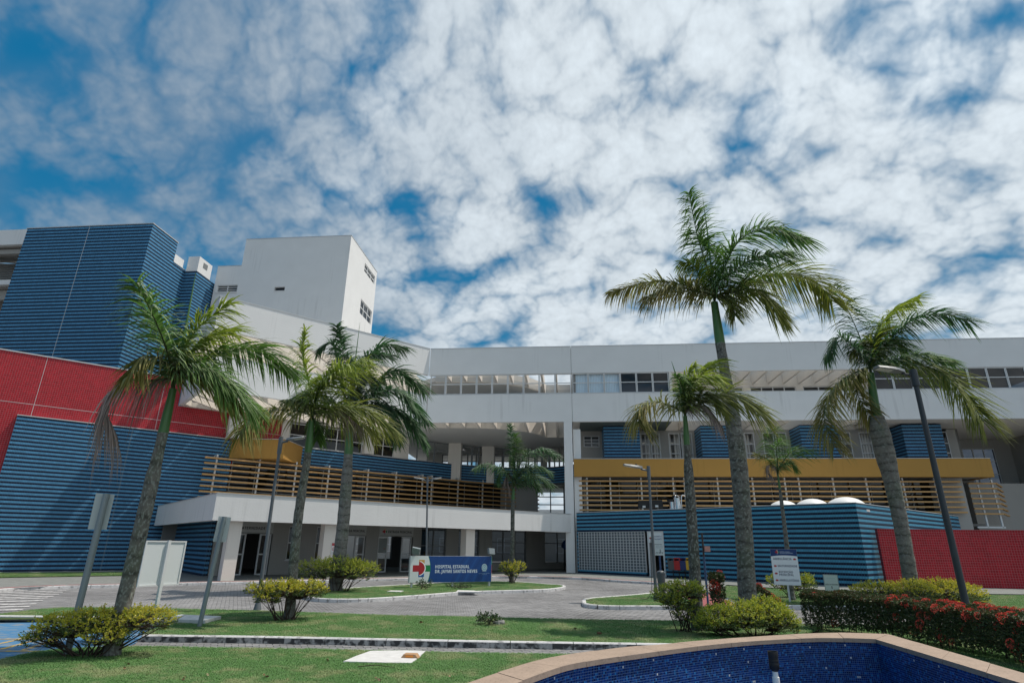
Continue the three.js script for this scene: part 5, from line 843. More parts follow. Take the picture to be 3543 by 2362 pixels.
// ixora: glossy dark leaves and heads of small red flowers
const headGeo = [0, 1, 2].map(k => { const l = []; for (let i = 0; i < 46; i++) { const a = rnd() * 6.283, ct = rr(-0.1, 1), st = Math.sqrt(1 - ct * ct), p = V(Math.cos(a) * st * 0.055, ct * 0.032, Math.sin(a) * st * 0.055), c = [[0.78, 0.10, 0.065], [0.85, 0.17, 0.11], [0.62, 0.055, 0.04]][Math.floor(rnd() * 3)]; for (let q = 0; q < 3; q++) l.push([p, V(Math.cos(a) * st + rr(-0.7, 0.7), ct + 0.2, Math.sin(a) * st + rr(-0.7, 0.7)).normalize(), 0.018, 0.013, c]); } return leaves(l); });
function ixora(o) {
  const { p, spine, label, w, h, n, heads, name = 'flower_hedge', cat = 'hedge', leaf = 0.07, stems = 30, y0 = 0.12 } = o, P = thing(name, label, cat, p), list = [], hs = [];
  const c = new THREE.CatmullRomCurve3(spine, false, 'centripetal'), at = (t) => c.getPointAt(clamp(t, 0, 1)), sd = (t) => { const d = c.getTangentAt(clamp(t, 0, 1)); return V(-d.z, 0, d.x).normalize(); };
  for (let i = 0; i < n; i++) {
    const t = rr(-0.01, 1.01), s = at(t), q = sd(t), hh = (typeof h === 'function' ? h(t) : h) * (1 + 0.16 * fbm(t * 11, 3, 3)), e = rnd(); let a, y, out;
    if (e < 0.42) { a = rr(-1, 1); y = 1 - 0.10 * a * a + rr(-0.12, 0.05); out = V(0, 1, 0).addScaledVector(q, a * 0.5); } else { a = (rnd() < 0.62 ? 1 : -1) * rr(0.55, 1.06); y = Math.pow(rnd(), 0.85); out = q.clone().multiplyScalar(Math.sign(a)).add(V(0, 0.35, 0)); }
    const pos = s.clone().addScaledVector(q, a * w / 2 * (1 + 0.2 * fbm(t * 9 + 4, y * 3, 3))).setY(s.y + y0 + (hh - y0) * clamp(y, 0, 1.08)); out.normalize();
    for (let j = 0; j < 4; j++) { const d = out.clone().add(V(rr(-0.9, 0.9), rr(-0.3, 0.9), rr(-0.9, 0.9))).normalize(), pal = y > 0.82 && rnd() < 0.35 ? [[0.12, 0.085, 0.025], [0.10, 0.12, 0.025], [0.16, 0.07, 0.03]] : SH.h, cc = pal[Math.floor(rnd() * 3)], tn = rr(0.75, 1.3); list.push([pos, d, leaf * rr(0.7, 1.2), leaf * rr(0.36, 0.5), cc.map(z => z * tn)]); }
    if (hs.length < heads && rnd() < heads / n * 1.6 && (!o.headAt || o.headAt(t, y))) hs.push([pos.clone().addScaledVector(out, 0.05), out]);
  }
  part('foliage', leaves(list), M.leafGloss, P, 'stuff');
  hs.forEach(([q, d], i) => { const m = part('flower_head', headGeo[i % 3], M.petal, P); m.position.copy(q); m.quaternion.setFromUnitVectors(V(0, 1, 0), d); m.scale.setScalar(rr(0.85, 1.4)); });
  for (let i = 0; i < stems; i++) { const t = rnd(), s = at(t).addScaledVector(sd(t), rr(-0.35, 0.35) * w), e = s.clone().add(V(rr(-0.12, 0.12), (typeof h === 'function' ? h(t) : h) * 0.7, rr(-0.12, 0.12))); part('stem', rod(s.clone().setY(-0.02 + s.y), e, 0.009, 0.005, 5), M.twig, P); }
}
{
  const a = G(2815, 2186, 0), b = G(3060, 2215, 0), c2 = G(3300, 2262, 0), d = G(3560, 2318, 0), e = G(3900, 2400, 0), o = V(a.x, 0.02, a.z), rel = (v, dx = 0, dz = 0) => V(v.x - a.x + dx, 0, v.z - a.z + dz);
  ixora({ p: o, label: 'long clipped hedge of dark leaves with red flower heads behind fountain rim', spine: [rel(a), rel(b, 0.1), rel(c2, 0.25), rel(d, 0.3), rel(e, 0.3)], w: 0.75, h: (t) => 0.80 - 0.10 * t, n: 30000, heads: 210, stems: 60, leaf: 0.052, headAt: (t, y) => rnd() < 0.12 + 0.95 * sstep(0.12, 0.5, t) });
  let k = sz(2490, 2150, KH, 1), p = G(2492, 2160, KH);
  ixora({ p, label: 'upright loose red flowering bush beside the blue pole', name: 'flowering_bush', cat: 'bush', spine: [V(-22 * k, 0, 0), V(22 * k, 0, 0.1)], w: 0.42, h: 150 * k, n: 700, heads: 17, leaf: 0.075, stems: 9, y0: 0.25 });
  k = sz(2660, 2130, KH, 1); p = G(2662, 2130, KH);
  ixora({ p, label: 'low sloping red flowering bush right of the tallest palm', name: 'flowering_bush', cat: 'bush', spine: [V(-30 * k, 0, 0), V(45 * k, 0, 0.1)], w: 0.5, h: (t) => (95 - 55 * t) * k, n: 900, heads: 20, leaf: 0.07, stems: 9 });
  const weed = (x, y, r, h, n, label, g = KH) => { k = sz(x, y, g, 1); shrub({ p: G(x, y, g), label, name: 'weed_clump', cat: 'weed', n, kind: 'w', under: 'w', stems: 4, leaf: 0.06, bare: 0.1, lobes: [[0, h * k * 0.5, 0, r * k, h * k * 0.5, r * k]] }); };
  weed(1466, 2036, 24, 26, 380, 'leafy weed clump growing at the left post of the blue sign'); weed(1590, 2035, 40, 9, 420, 'creeping weeds along the foot of the blue sign'); weed(1690, 2158, 32, 24, 420, 'dark grass clump beside the grey stone on the lawn'); weed(3018, 2034, 20, 22, 300, 'dry weed tuft at the corner of the blue striped block');
}

// ---------------------------------------------------------------- fountain basin
{
  const P = thing('fountain_basin', 'curved fountain basin of blue glass mosaic with a wide beige stone rim', 'fountain', V(0, 0, 0));
  const o = poolOut, i = poolIn, N = o.length - 1, cuts = [0, 5, 11, 15, 20, 25, 30, 34, 39, 44, 48];
  const stone = (a, b) => part('coping_stone', prism([...a, ...b.slice().reverse()], RIM - 0.055, RIM + rr(-0.003, 0.003)), M.coping, P);
  const shrink = (l, f) => { const q = l.map(p => p.slice()); const d0 = [q[1][0] - q[0][0], q[1][1] - q[0][1]], n = q.length - 1, d1 = [q[n][0] - q[n - 1][0], q[n][1] - q[n - 1][1]], h0 = Math.hypot(...d0), h1 = Math.hypot(...d1); q[0][0] += d0[0] / h0 * f; q[0][1] += d0[1] / h0 * f; q[n][0] -= d1[0] / h1 * f; q[n][1] -= d1[1] / h1 * f; return q; };
  for (let k = 0; k + 1 < cuts.length; k++) { const a = cuts[k], b = Math.min(cuts[k + 1], N); stone(shrink(o.slice(a, b + 1), 0.003), shrink(i.slice(a, b + 1), 0.003)); }
  for (let k = 0; k < 7; k++) { const f = (t, l) => [mix(l[0][0], l[1][0], t), mix(l[0][1], l[1][1], t)], t0 = k / 7 + (k ? 0.0012 : 0), t1 = (k + 1) / 7; stone([f(t0, poolOutR), f(t1, poolOutR)], [f(t0, poolInR), f(t1, poolInR)]); }
  const sh = (l, d) => l.map(([x, z], k) => { const a = l[Math.max(0, k - 1)], b = l[Math.min(l.length - 1, k + 1)], L = Math.hypot(b[0] - a[0], b[1] - a[1]); return [x + (b[1] - a[1]) / L * d, z - (b[0] - a[0]) / L * d]; });
  const inner = sh([...i], 0.035), innerR = [inner[inner.length - 1], [poolInR[1][0] + 0.035, poolInR[1][1]]];
  part('mosaic_wall', ribbon(inner, -1.25, RIM - 0.057, 0.12), M.mosaic, P); part('mosaic_wall', ribbon(innerR, -1.25, RIM - 0.058, 0.12), M.mosaic, P);
  const front = [[hull[hull.length - 2][0], hull[hull.length - 2][1]], [hull[hull.length - 1][0], hull[hull.length - 1][1]], [i[0][0], i[0][1]]];
  part('mosaic_wall', ribbon(front, -1.25, 0.05, 0.12), M.mosaic, P);
  part('basin_floor', sheet([...inner, ...innerR.slice(1), ...front], -1.2), M.mosaic, P);
  part('outer_wall', ribbon(sh(o, -0.03), -0.1, RIM - 0.058, 0.1), M.concrete, P); part('outer_wall', ribbon(poolOutR.map(([x, z]) => [x - 0.05, z]), -0.1, RIM - 0.06, 0.1), M.concrete, P);
  const zp = V(0, 0, -6.9), n = V(0, 0, 1), a = onPlane(2669, 2252, zp, n), b = onPlane(2681, 2312, zp, n), r = 0.052;
  const f = thing('fountain_nozzle', 'black ringed nozzle on a white pipe standing inside the basin', 'nozzle', V(b.x, -1.2, b.z)); const yt = a.y + 1.2, yb = b.y + 1.2;
  part('nozzle_cap', new THREE.LatheGeometry([[0.0, yt - 0.06], [r * 0.82, yt - 0.06], [r * 0.86, yt], [r, yt], [r * 0.98, yt - 0.05], [r * 0.9, yb + 0.09], [r * 0.96, yb + 0.085], [r * 0.96, yb + 0.06], [r * 0.88, yb + 0.055], [r, yb + 0.045], [r * 0.95, yb], [r * 0.5, yb - 0.03]].map(p => new THREE.Vector2(...p)), 28), M.black, f);
  part('pipe', [cyl(0.028, 0.028, yb - 0.02, 0, 0, 0, 18), cyl(0.036, 0.036, 0.08, 0, yb - 0.16, 0, 18)], M.dome, f);
}
// ---------------------------------------------------------------- lamp posts
function lampPost(label, base, topPx, dirs, r, mat, g = KH, head = 0.62) {
  const b = G(...base, g), fw = V(b.x, 0, b.z).normalize(), t = onPlane(...topPx, b, fw), h = t.y - g, P = thing('lamp_post', label, 'lamp post', b, 0, 'street lamps of the forecourt'), lean = t.clone().sub(b);
  const at = (y) => V(lean.x * y / h, y, lean.z * y / h);
  part('pole', rod(V(0, -0.05, 0), at(h), r, r * 0.72, 16), mat, P); part('base_plate', cyl(r * 1.9, r * 1.2, 0.16, 0, 0, 0, 12), mat, P);
  part('collar', rod(at(h - 0.42), at(h + 0.04), r * 1.12, r * 1.12, 16), mat, P);
  for (const s of dirs) { // a flat LED head on a short arm, tipped up
    const g2 = new THREE.Group(); const q = (x, y, z) => at(h - 0.12).add(V(s * x, y, z));
    part('arm', rod(q(0, 0, 0), q(0.32 * head, 0.05, 0), 0.034, 0.03, 10), mat, P);
    const prof = [[0.25, 0.045], [0.36, 0.085], [0.55, 0.14], [0.75, 0.14], [1.0, 0.115], [1.02, 0.10]].map(([x, w]) => [x * head, w * head * 1.35]), gs = [], tip = 0.16;
    const pos = []; for (let k = 0; k + 1 < prof.length; k++) { const [x0, w0] = prof[k], [x1, w1] = prof[k + 1], th = (x) => 0.075 * head * (1.15 - 0.6 * x / head), c = (x, w, up) => q(x, 0.05 + x * tip + (up ? th(x) : -th(x) * 0.35), w), A = [c(x0, -w0, 0), c(x0, w0, 0), c(x0, w0 * 0.7, 1), c(x0, -w0 * 0.7, 1)], B = [c(x1, -w1, 0), c(x1, w1, 0), c(x1, w1 * 0.7, 1), c(x1, -w1 * 0.7, 1)]; for (let e = 0; e < 4; e++) { const f = (e + 1) % 4; for (const v of [A[e], B[e], A[f], A[f], B[e], B[f]]) pos.push(v.x, v.y, v.z); } if (k === prof.length - 2) for (const v of [B[0], B[1], B[2], B[0], B[2], B[3]]) pos.push(v.x, v.y, v.z); if (k === 0) for (const v of [A[0], A[2], A[1], A[0], A[3], A[2]]) pos.push(v.x, v.y, v.z); }
    const hg = new THREE.BufferGeometry(); hg.setAttribute('position', new THREE.Float32BufferAttribute(pos, 3)); hg.computeVertexNormals(); const hd = part('lamp_head', hg, M.lampHead, P);
    const L0 = q(0.6 * head, 0.05 + 0.6 * head * tip - 0.03 * head, 0), L1 = q(0.98 * head, 0.05 + 0.98 * head * tip - 0.028 * head, 0); part('lens', bar(L0, L1, 0.22 * head, 0.012), M.lens, hd);
    const c0 = q(0.5 * head, 0.05 + 0.5 * head * tip + 0.06 * head, 0); part('photocell', cyl(0.035, 0.035, 0.06, c0.x, c0.y, c0.z, 10), M.black, hd);
  }
  return P;
}
lampPost('single headed lamp post standing at the back edge of the long lawn', [889, 2109], [972, 1516], [1], 0.052, M.pole);
lampPost('double headed lamp post behind the blue hospital sign', [1474, 2010], [1479, 1655], [-1, 1], 0.05, M.pole, KH, 0.66);
const lampM = lampPost('single headed lamp post on the small island beside the bin', [2271, 2073], [2244, 1616], [-1], 0.055, M.pole, KH, 0.85);
lampPost('thick dark lamp post rising out of the red flowering hedge', [3362, 2172], [3160, 1284], [-1], 0.085, M.poleDark, 0.0, 0.98);
{ const c = new THREE.CatmullRomCurve3([V(-0.06, 1.9, 0.05), V(-0.12, 0.9, 0.05), V(-0.15, 0.25, 0.05), V(-0.3, 0.03, 0.1), V(-0.55, 0.03, 0.2)]); part('cable', new THREE.TubeGeometry(c, 24, 0.009, 6), M.black, lampM); }
// ---------------------------------------------------------------- signs
function plateSign(label, base, topPx, corners, r, g, group) { // a sign seen from behind, on a round post
  const b = G(...base, g), fw = V(b.x, 0, b.z).normalize(), P = thing('road_sign', label, 'road sign', b, 0, group), t = onPlane(...topPx, b, fw).sub(b), q = corners.map(c => onPlane(...c, b.clone().addScaledVector(fw, 0.07), fw).sub(b));
  part('post', rod(V(0, -0.05, 0), t, r, r, 16), M.galv, P);
  const sx = V(-fw.z, 0, fw.x), gg = new THREE.BufferGeometry(), th = fw.clone().multiplyScalar(0.012), f = q, k = q.map(v => v.clone().add(th)), pos = []; for (const v of [f[0], f[2], f[1], f[1], f[2], f[3], k[0], k[1], k[2], k[1], k[3], k[2]]) pos.push(v.x, v.y, v.z); for (const [x, y] of [[0, 1], [1, 3], [3, 2], [2, 0]]) for (const v of [f[x], f[y], k[x], f[y], k[y], k[x]]) pos.push(v.x, v.y, v.z);
  gg.setAttribute('position', new THREE.Float32BufferAttribute(pos, 3)); gg.computeVertexNormals(); part('plate', metre(gg), M.signBack, P);
  for (const y of [0.15, 0.85]) { const m = q[0].clone().lerp(q[1], 0.5).lerp(q[2].clone().lerp(q[3], 0.5), y), c = t.clone().multiplyScalar(m.y / t.y); part('bolt', rod(c.clone().addScaledVector(fw, -r - 0.012), c.clone().addScaledVector(fw, 0.06), 0.012, 0.012, 8), M.galv, P); }
}
plateSign('larger blank backed road sign on a grey post by the yellow shrub', [229, 2268], [368, 1708], [[331, 1705.5], [396, 1710.6], [302, 1830.5], [367, 1832]], 0.052, 0.02, 'road signs seen from behind');
plateSign('smaller blank backed road sign on a grey post near the concrete cover', [689, 2164], [776, 1787], [[756, 1785], [799, 1789.5], [735, 1873], [780.7, 1875.7]], 0.045, KH, 'road signs seen from behind');
{ // blank double notice board seen from behind
  const b = G(534, 2112, KH), cs = [[503, 1873.7], [645.6, 1867], [469.6, 2037.5], [617, 2016.5]]; let best = 9, ang = 0;
  for (let a = 5; a <= 62; a++) { const n = V(Math.sin(a * D2R), 0, Math.cos(a * D2R)), q = cs.map(c => onPlane(...c, b, n)), e = Math.abs(q[0].y - q[1].y) + Math.abs(q[2].y - q[3].y); if (e < best) { best = e; ang = a; } }
  const n = V(Math.sin(ang * D2R), 0, Math.cos(ang * D2R)), u = V(Math.cos(ang * D2R), 0, -Math.sin(ang * D2R)), q = cs.map(c => { const v = onPlane(...c, b, n).sub(b); return [v.dot(u), v.y]; });
  const x0 = (q[0][0] + q[2][0]) / 2, x1 = (q[1][0] + q[3][0]) / 2, y1 = (q[0][1] + q[1][1]) / 2, y0 = (q[2][1] + q[3][1]) / 2, P = thing('notice_board', 'large blank white board with metal frame on a single post', 'notice board', b, ang * D2R);
  part('panel', bx(x0 + 0.03, -0.03, y0 + 0.03, y1 - 0.03, -0.012, -0.002), M.boardWhite, P); part('panel', bx(0.03, x1 - 0.03, y0 + 0.03, y1 - 0.03, -0.012, -0.002), M.boardWhite, P);
  part('frame', [bx(x0, x1, y1 - 0.035, y1, -0.02, 0.02), bx(x0, x1, y0, y0 + 0.035, -0.02, 0.02), bx(x0, x0 + 0.035, y0 + 0.036, y1 - 0.036, -0.02, 0.02), bx(x1 - 0.035, x1, y0 + 0.036, y1 - 0.036, -0.02, 0.02)], M.frame, P);
  part('post', bx(-0.035, 0.035, -0.05, y1 + 0.01, 0.0, 0.075), M.frame, P); console.log('board', ang, x0, x1, y0, y1);
}
{ // the long hospital sign on the island
  const a = G(1414, 2031, KH), c = G(1699, 2026, KH), d = c.clone().sub(a); d.y = 0; const L = d.length(); d.normalize(); const n = V(-d.z, 0, d.x), pk = (x, y) => onPlane(x, y, a, n).y - KH, yT = (pk(1412, 1923.5) + pk(1702, 1922.7)) / 2, yB = (pk(1406, 2018.4) + pk(1701.5, 2009)) / 2;
  const P = thing('hospital_sign', 'long blue and white hospital name sign with coloured cross emblem on the island', 'sign', a, Math.atan2(-d.z, d.x));
  const t = canvasTex(2048, 640, (g, w, h) => {
    const gr = g.createLinearGradient(0, 0, w, 0); gr.addColorStop(0, '#0a4a92'); gr.addColorStop(0.6, '#0b458a'); gr.addColorStop(1, '#093a76'); g.fillStyle = '#0b4489'; g.fillRect(0, 0, w, h);
    g.globalAlpha = 0.16; for (let k = 0; k < 9; k++) { g.fillStyle = k % 2 ? '#3f86c8' : '#062b5c'; g.beginPath(); const x = 1000 + k * 110; g.moveTo(x, h); g.quadraticCurveTo(x + 130, h * 0.5, x + 330, 0); g.lineTo(x + 380, 0); g.quadraticCurveTo(x + 190, h * 0.5, x + 60, h); g.fill(); } g.globalAlpha = 1;
    g.fillStyle = '#0f8a5a'; g.beginPath(); g.moveTo(0, 0); g.lineTo(430, 0); g.quadraticCurveTo(545, h * 0.45, 445, h); g.lineTo(0, h); g.fill();
    g.fillStyle = '#e6ebea'; g.beginPath(); g.moveTo(0, 0); g.lineTo(420, 0); g.quadraticCurveTo(535, h * 0.45, 432, h); g.lineTo(0, h); g.fill();
    cross(g, 62, 92, 420);
    g.fillStyle = '#e9f0f4'; g.font = 'bold 112px sans-serif'; g.fillText('HOSPITAL ESTADUAL', 600, 300, 870); g.fillText('DR. JAYME SANTOS NEVES', 600, 415, 1080);
    // state emblem: a wreath round a starred disc
    const cx = 1862, cy = 285; g.fillStyle = '#c4dbe4'; for (let k = 0; k < 26; k++) { const q = k / 26 * 6.283; g.beginPath(); g.ellipse(cx + Math.cos(q) * 62, cy + Math.sin(q) * 82, 15, 11, q, 0, 7); g.fill(); } g.fillStyle = '#9ec3d2'; g.beginPath(); g.ellipse(cx, cy, 54, 72, 0, 0, 7); g.fill(); g.fillStyle = '#d9e8ee'; g.beginPath(); g.arc(cx, cy, 34, 0, 7); g.fill(); g.fillStyle = '#6fa3ba'; g.beginPath(); for (let k = 0; k < 10; k++) { const q = -1.57 + k * 0.6283, r = k % 2 ? 11 : 26; g.lineTo(cx + Math.cos(q) * r, cy + Math.sin(q) * r); } g.fill(); g.fillStyle = '#c4dbe4'; g.fillRect(cx - 52, cy + 86, 104, 10);
    g.font = '19px sans-serif'; g.fillText('GOVERNO DO ESTADO DO ESPÍRITO SANTO', 1716, 440, 290); g.font = '17px sans-serif'; g.fillText('Secretaria da Saúde', 1800, 466, 130);
    g.fillStyle = 'rgba(5,30,60,0.55)'; for (const x of [640, 1790]) g.fillRect(x, 0, 4, h);
  });
  const D2 = 0.16; part('box', bx(0, L, yB, yT, -D2, 0), M.boardWhite, P); part('face', new THREE.PlaneGeometry(L - 0.01, yT - yB - 0.01).translate(L / 2, (yT + yB) / 2, 0.004), std({ map: t, roughness: 0.45 }), P);
  const e = (y0, y1, m) => bx(L, L + 0.02, mix(yB, yT, y0), mix(yB, yT, y1), -D2, 0); part('side_panel', e(0.66, 1), M.plastic(0.02, 0.25, 0.10), P); part('side_panel', e(0.33, 0.655), M.plastic(0.32, 0.02, 0.03), P); part('side_panel', e(0, 0.325), M.plastic(0.62, 0.58, 0.42), P);
  for (const x of [0.12, L * 0.52, L - 0.06]) part('post', bx(x - 0.035, x + 0.035, -0.1, yB, -0.12, -0.04), M.frame, P);
  for (const x of [0.16, L - 0.05]) { const f = part('floodlight', [bx(-0.16, 0.16, 0, 0.24, -0.07, 0.04)], M.galv, P); f.position.set(x, yT + 0.08, 0.1); f.rotation.x = x > 1 ? -0.2 : 0.4; f.rotation.y = x > 1 ? 0.35 : -0.5; part('arm', [bx(x - 0.02, x + 0.02, yT, yT + 0.14, -0.06, 0.05)], M.galv, P); }
}
function flatSign(name, label, base, g, cs, tex2, o = {}) {
  const b = G(...base, g), fw = V(b.x, 0, b.z).normalize(), n = fw.clone().negate(); if (o.turn) n.applyAxisAngle(V(0, 1, 0), o.turn); const u = V(n.z, 0, -n.x), q = cs.map(c => { const v = onPlane(...c, b, n).sub(b); return [v.dot(u), v.y]; }), x0 = (q[0][0] + q[2][0]) / 2, x1 = (q[1][0] + q[3][0]) / 2, y1 = (q[0][1] + q[1][1]) / 2, y0 = (q[2][1] + q[3][1]) / 2;
  const P = thing(name, label, 'sign', b, Math.atan2(n.x, n.z)); part('panel', bx(x0, x1, y0, y1, 0.0, o.th || 0.03), M.boardWhite, P); part('face', new THREE.PlaneGeometry(x1 - x0 - 0.006, y1 - y0 - 0.006).translate((x0 + x1) / 2, (y0 + y1) / 2, (o.th || 0.03) + 0.003), std({ map: tex2, roughness: 0.5 }), P);
  return [P, x0, x1, y0, y1];
}
{
  const arrow = (g, x, y, s, dir) => { g.fillStyle = '#b3271f'; g.beginPath(); const d = dir * s; g.moveTo(x + d, y); g.lineTo(x, y - s * 0.9); g.lineTo(x, y - s * 0.5); g.lineTo(x - d, y - s * 0.5); g.lineTo(x - d, y + s * 0.5); g.lineTo(x, y + s * 0.5); g.lineTo(x, y + s * 0.9); g.fill(); g.fillStyle = '#12264a'; };
  const t = canvasTex(768, 1024, (g, w, h) => {
    g.fillStyle = '#e9eef0'; g.fillRect(0, 0, w, h); g.fillStyle = '#173a72'; g.beginPath(); g.moveTo(0, 0); g.lineTo(w, 0); g.lineTo(w, 200); g.quadraticCurveTo(w / 2, 150, 0, 212); g.fill(); cross(g, 140, 28, 120);
    g.fillStyle = '#c9d7e6'; g.font = 'bold 32px sans-serif'; g.fillText('HOSPITAL ESTADUAL', 275, 88, 300); g.fillText('DR. JAYME SANTOS NEVES', 275, 124, 380);
    g.fillStyle = '#12264a'; g.font = 'bold 82px sans-serif'; g.fillText('AMBULÂNCIA', 60, 310, 540); arrow(g, 685, 285, 44, 1); g.fillText('MATERNIDADE', 160, 512, 570); arrow(g, 92, 488, 44, -1); g.fillText('RECEPÇÃO', 172, 686, 430); g.fillText('PRINCIPAL', 172, 764, 430); arrow(g, 92, 702, 44, -1); g.fillText('AMBULATÓRIO', 160, 920, 570); arrow(g, 92, 896, 44, -1);
  });
  const [P, x0, x1, y0, y1] = flatSign('directional_sign', 'tall white directional sign with red arrows and navy header', [2737, 2079], KH, [[2663, 1899.6], [2754.4, 1898.8], [2682, 2024.3], [2775, 2023]], t, { th: 0.05 });
  part('post', bx((x0 + x1) / 2 - 0.03, (x0 + x1) / 2 + 0.03, -0.1, y0, -0.02, 0.04), M.frame, P);
}
{
  const t = canvasTex(512, 640, (g, w, h) => { g.fillStyle = '#cdd5d8'; g.fillRect(0, 0, w, h); g.strokeStyle = '#8b9599'; g.lineWidth = 14; g.strokeRect(10, 10, w - 20, h - 20); g.fillStyle = '#bcc6ca'; g.font = 'bold 64px sans-serif'; g.fillText('ATENÇÃO', 110, 160, 300); g.fillStyle = '#29303a'; g.font = 'bold 72px sans-serif'; g.fillText('SAÍDA DE PEDESTRES', 30, 400, 455); g.fillRect(238, 470, 30, 60); g.beginPath(); g.arc(253, 452, 18, 0, 7); g.fill(); });
  const [P, x0, x1, y0, y1] = flatSign('pedestrian_exit_sign', 'small white pedestrian exit sign standing behind the flower hedge', [2876, 2053], KH, [[2848.6, 1986], [2900, 1989], [2856, 2046], [2905, 2046]], t, { turn: 0.1 });
  part('leg', bx(x0 + 0.05, x0 + 0.09, -0.05, y0, 0, 0.03), M.frame, P); part('leg', bx(x1 - 0.09, x1 - 0.05, -0.05, y0, 0, 0.03), M.frame, P);
}
{
  const t = canvasTex(400, 640, (g, w, h) => { g.fillStyle = '#ccd6d9'; g.fillRect(0, 0, w, h); g.fillStyle = '#5b6b74'; g.font = 'bold 66px sans-serif'; g.fillText('PEDESTRE', 22, 215, 356); g.fillStyle = '#8d9aa1'; g.font = 'bold 44px sans-serif'; g.fillText('UTILIZE A FAIXA', 42, 285, 320); g.fillText('DE SEGURANÇA', 52, 340, 300); g.fillStyle = '#33424c'; for (let k = 0; k < 5; k++) { g.beginPath(); g.moveTo(40 + k * 66, 560); g.lineTo(76 + k * 66, 560); g.lineTo(96 + k * 66, 510); g.lineTo(66 + k * 66, 510); g.fill(); } g.beginPath(); g.arc(240, 400, 16, 0, 7); g.fill(); g.lineWidth = 16; g.strokeStyle = '#33424c'; g.beginPath(); g.moveTo(240, 418); g.lineTo(246, 480); g.lineTo(222, 545); g.moveTo(246, 480); g.lineTo(274, 545); g.moveTo(206, 455); g.lineTo(242, 435); g.lineTo(278, 460); g.stroke(); });
  const [P, x0, x1, y0, y1] = flatSign('crossing_sign', 'white pedestrian crossing sign on a blue post above the grey bin', [2290, 2066], KH, [[2262, 1867], [2296.4, 1867], [2265, 1921], [2299, 1921]], t);
  part('post', cyl(0.03, 0.03, y1 + 0.05, (x0 + x1) / 2, -0.05, -0.035, 12), M.plastic(0.02, 0.06, 0.16), P);
  const b = G(2290, 2066, KH), k = axisDepth(b) / F, B = thing('waste_bin', 'grey plastic waste bin with a swing lid hung on the sign post', 'waste bin', b.clone().add(V(0, 20 * k, 0)), Math.atan2(-b.x, -b.z) + 0.15);
  const h = 58 * k, w = 15 * k; part('bin_body', new THREE.LatheGeometry([[0.01, 0], [w * 0.72, 0], [w * 0.78, 0.02], [w * 0.96, h * 0.92], [w, h * 0.93], [w, h]].map(p => new THREE.Vector2(...p)), 24).scale(1, 1, 0.8), M.binGrey, B).position.set(0, 0, 0.16);
  part('lid', new THREE.SphereGeometry(w * 1.02, 24, 10, 0, 6.2832, 0, 1.5708).scale(1, 0.62, 0.82), M.binGrey, B).position.set(0, h, 0.16); part('flap', bx(-w * 0.6, w * 0.6, h + 0.02, h + w * 0.34, 0.16 + w * 0.55, 0.16 + w * 0.7), M.black, B); part('bracket', bx(-0.04, 0.04, h * 0.2, h * 0.8, -0.02, 0.06), M.black, B);
}
{ // blue pole with a small box
  const b = G(2452, 2105, KH), fw = V(b.x, 0, b.z).normalize(), t = onPlane(2429, 1843, b, fw).sub(b), m = onPlane(2439, 1899, b, fw).sub(b), P = thing('slim_pole', 'slim rusty topped blue pole with a small pinkish box', 'pole', b);
  part('pole', rod(V(0, -0.05, 0), t.clone().multiplyScalar(0.68), 0.03, 0.03, 10), M.plastic(0.035, 0.075, 0.16), P); part('pole_top', rod(t.clone().multiplyScalar(0.68), t, 0.026, 0.026, 10), M.plastic(0.06, 0.045, 0.04, 0.8), P); part('box', bx(m.x - 0.02, m.x + 0.12, m.y - 0.07, m.y + 0.08, m.z, m.z + 0.12), M.plastic(0.55, 0.28, 0.24), P); part('crossbar', bar(t.clone().add(V(-0.12, -0.02, 0)), t.clone().add(V(0.28, -0.02, 0)), 0.012, 0.012), M.black, P);
}
{ // recycling bins before the striped block
  const rn = V(-rdir.z, 0, rdir.x), P0 = rl.clone().addScaledVector(rn, 0.42), c = [[2329, [0.09, 0.09, 0.09], 'grey'], [2349.5, [0.42, 0.02, 0.02], 'red'], [2370, [0.012, 0.03, 0.13], 'dark blue'], [2391, [0.62, 0.36, 0.02], 'yellow']];
  for (const [x, col, nm] of c) {
    const q = onPlane(x, 1971, P0, rn), tp = onPlane(x, 1930, P0, rn).y - q.y, B = thing('recycling_bin', nm + ' recycling bin hanging in a row before the striped wall', 'recycling bin', q, Math.atan2(-rdir.z, rdir.x), 'recycling bins'), m = M.plastic(...col), w = 0.21;
    const s = new THREE.Shape(); s.moveTo(-w * 0.78, 0); s.lineTo(w * 0.78, 0); s.lineTo(w, tp * 0.75); s.lineTo(-w, tp * 0.75); part('bin_body', new THREE.ExtrudeGeometry(s, { depth: 0.32, bevelSize: 0.015, bevelThickness: 0.015, bevelSegments: 2 }).translate(0, 0, -0.16), m, B);
    part('lid', [bx(-w * 1.02, -w * 0.72, tp * 0.76, tp, -0.17, 0.17), bx(w * 0.72, w * 1.02, tp * 0.76, tp, -0.17, 0.17), bx(-w * 0.72, w * 0.72, tp * 0.94, tp * 1.02, -0.17, 0.17)], m, B); part('stand', [bx(-0.02, 0.02, -(q.y - KH), 0.0, -0.03, 0.01), bx(-0.18, 0.18, -(q.y - KH), -(q.y - KH) + 0.03, -0.1, 0.12)], M.black, B);
  }
}
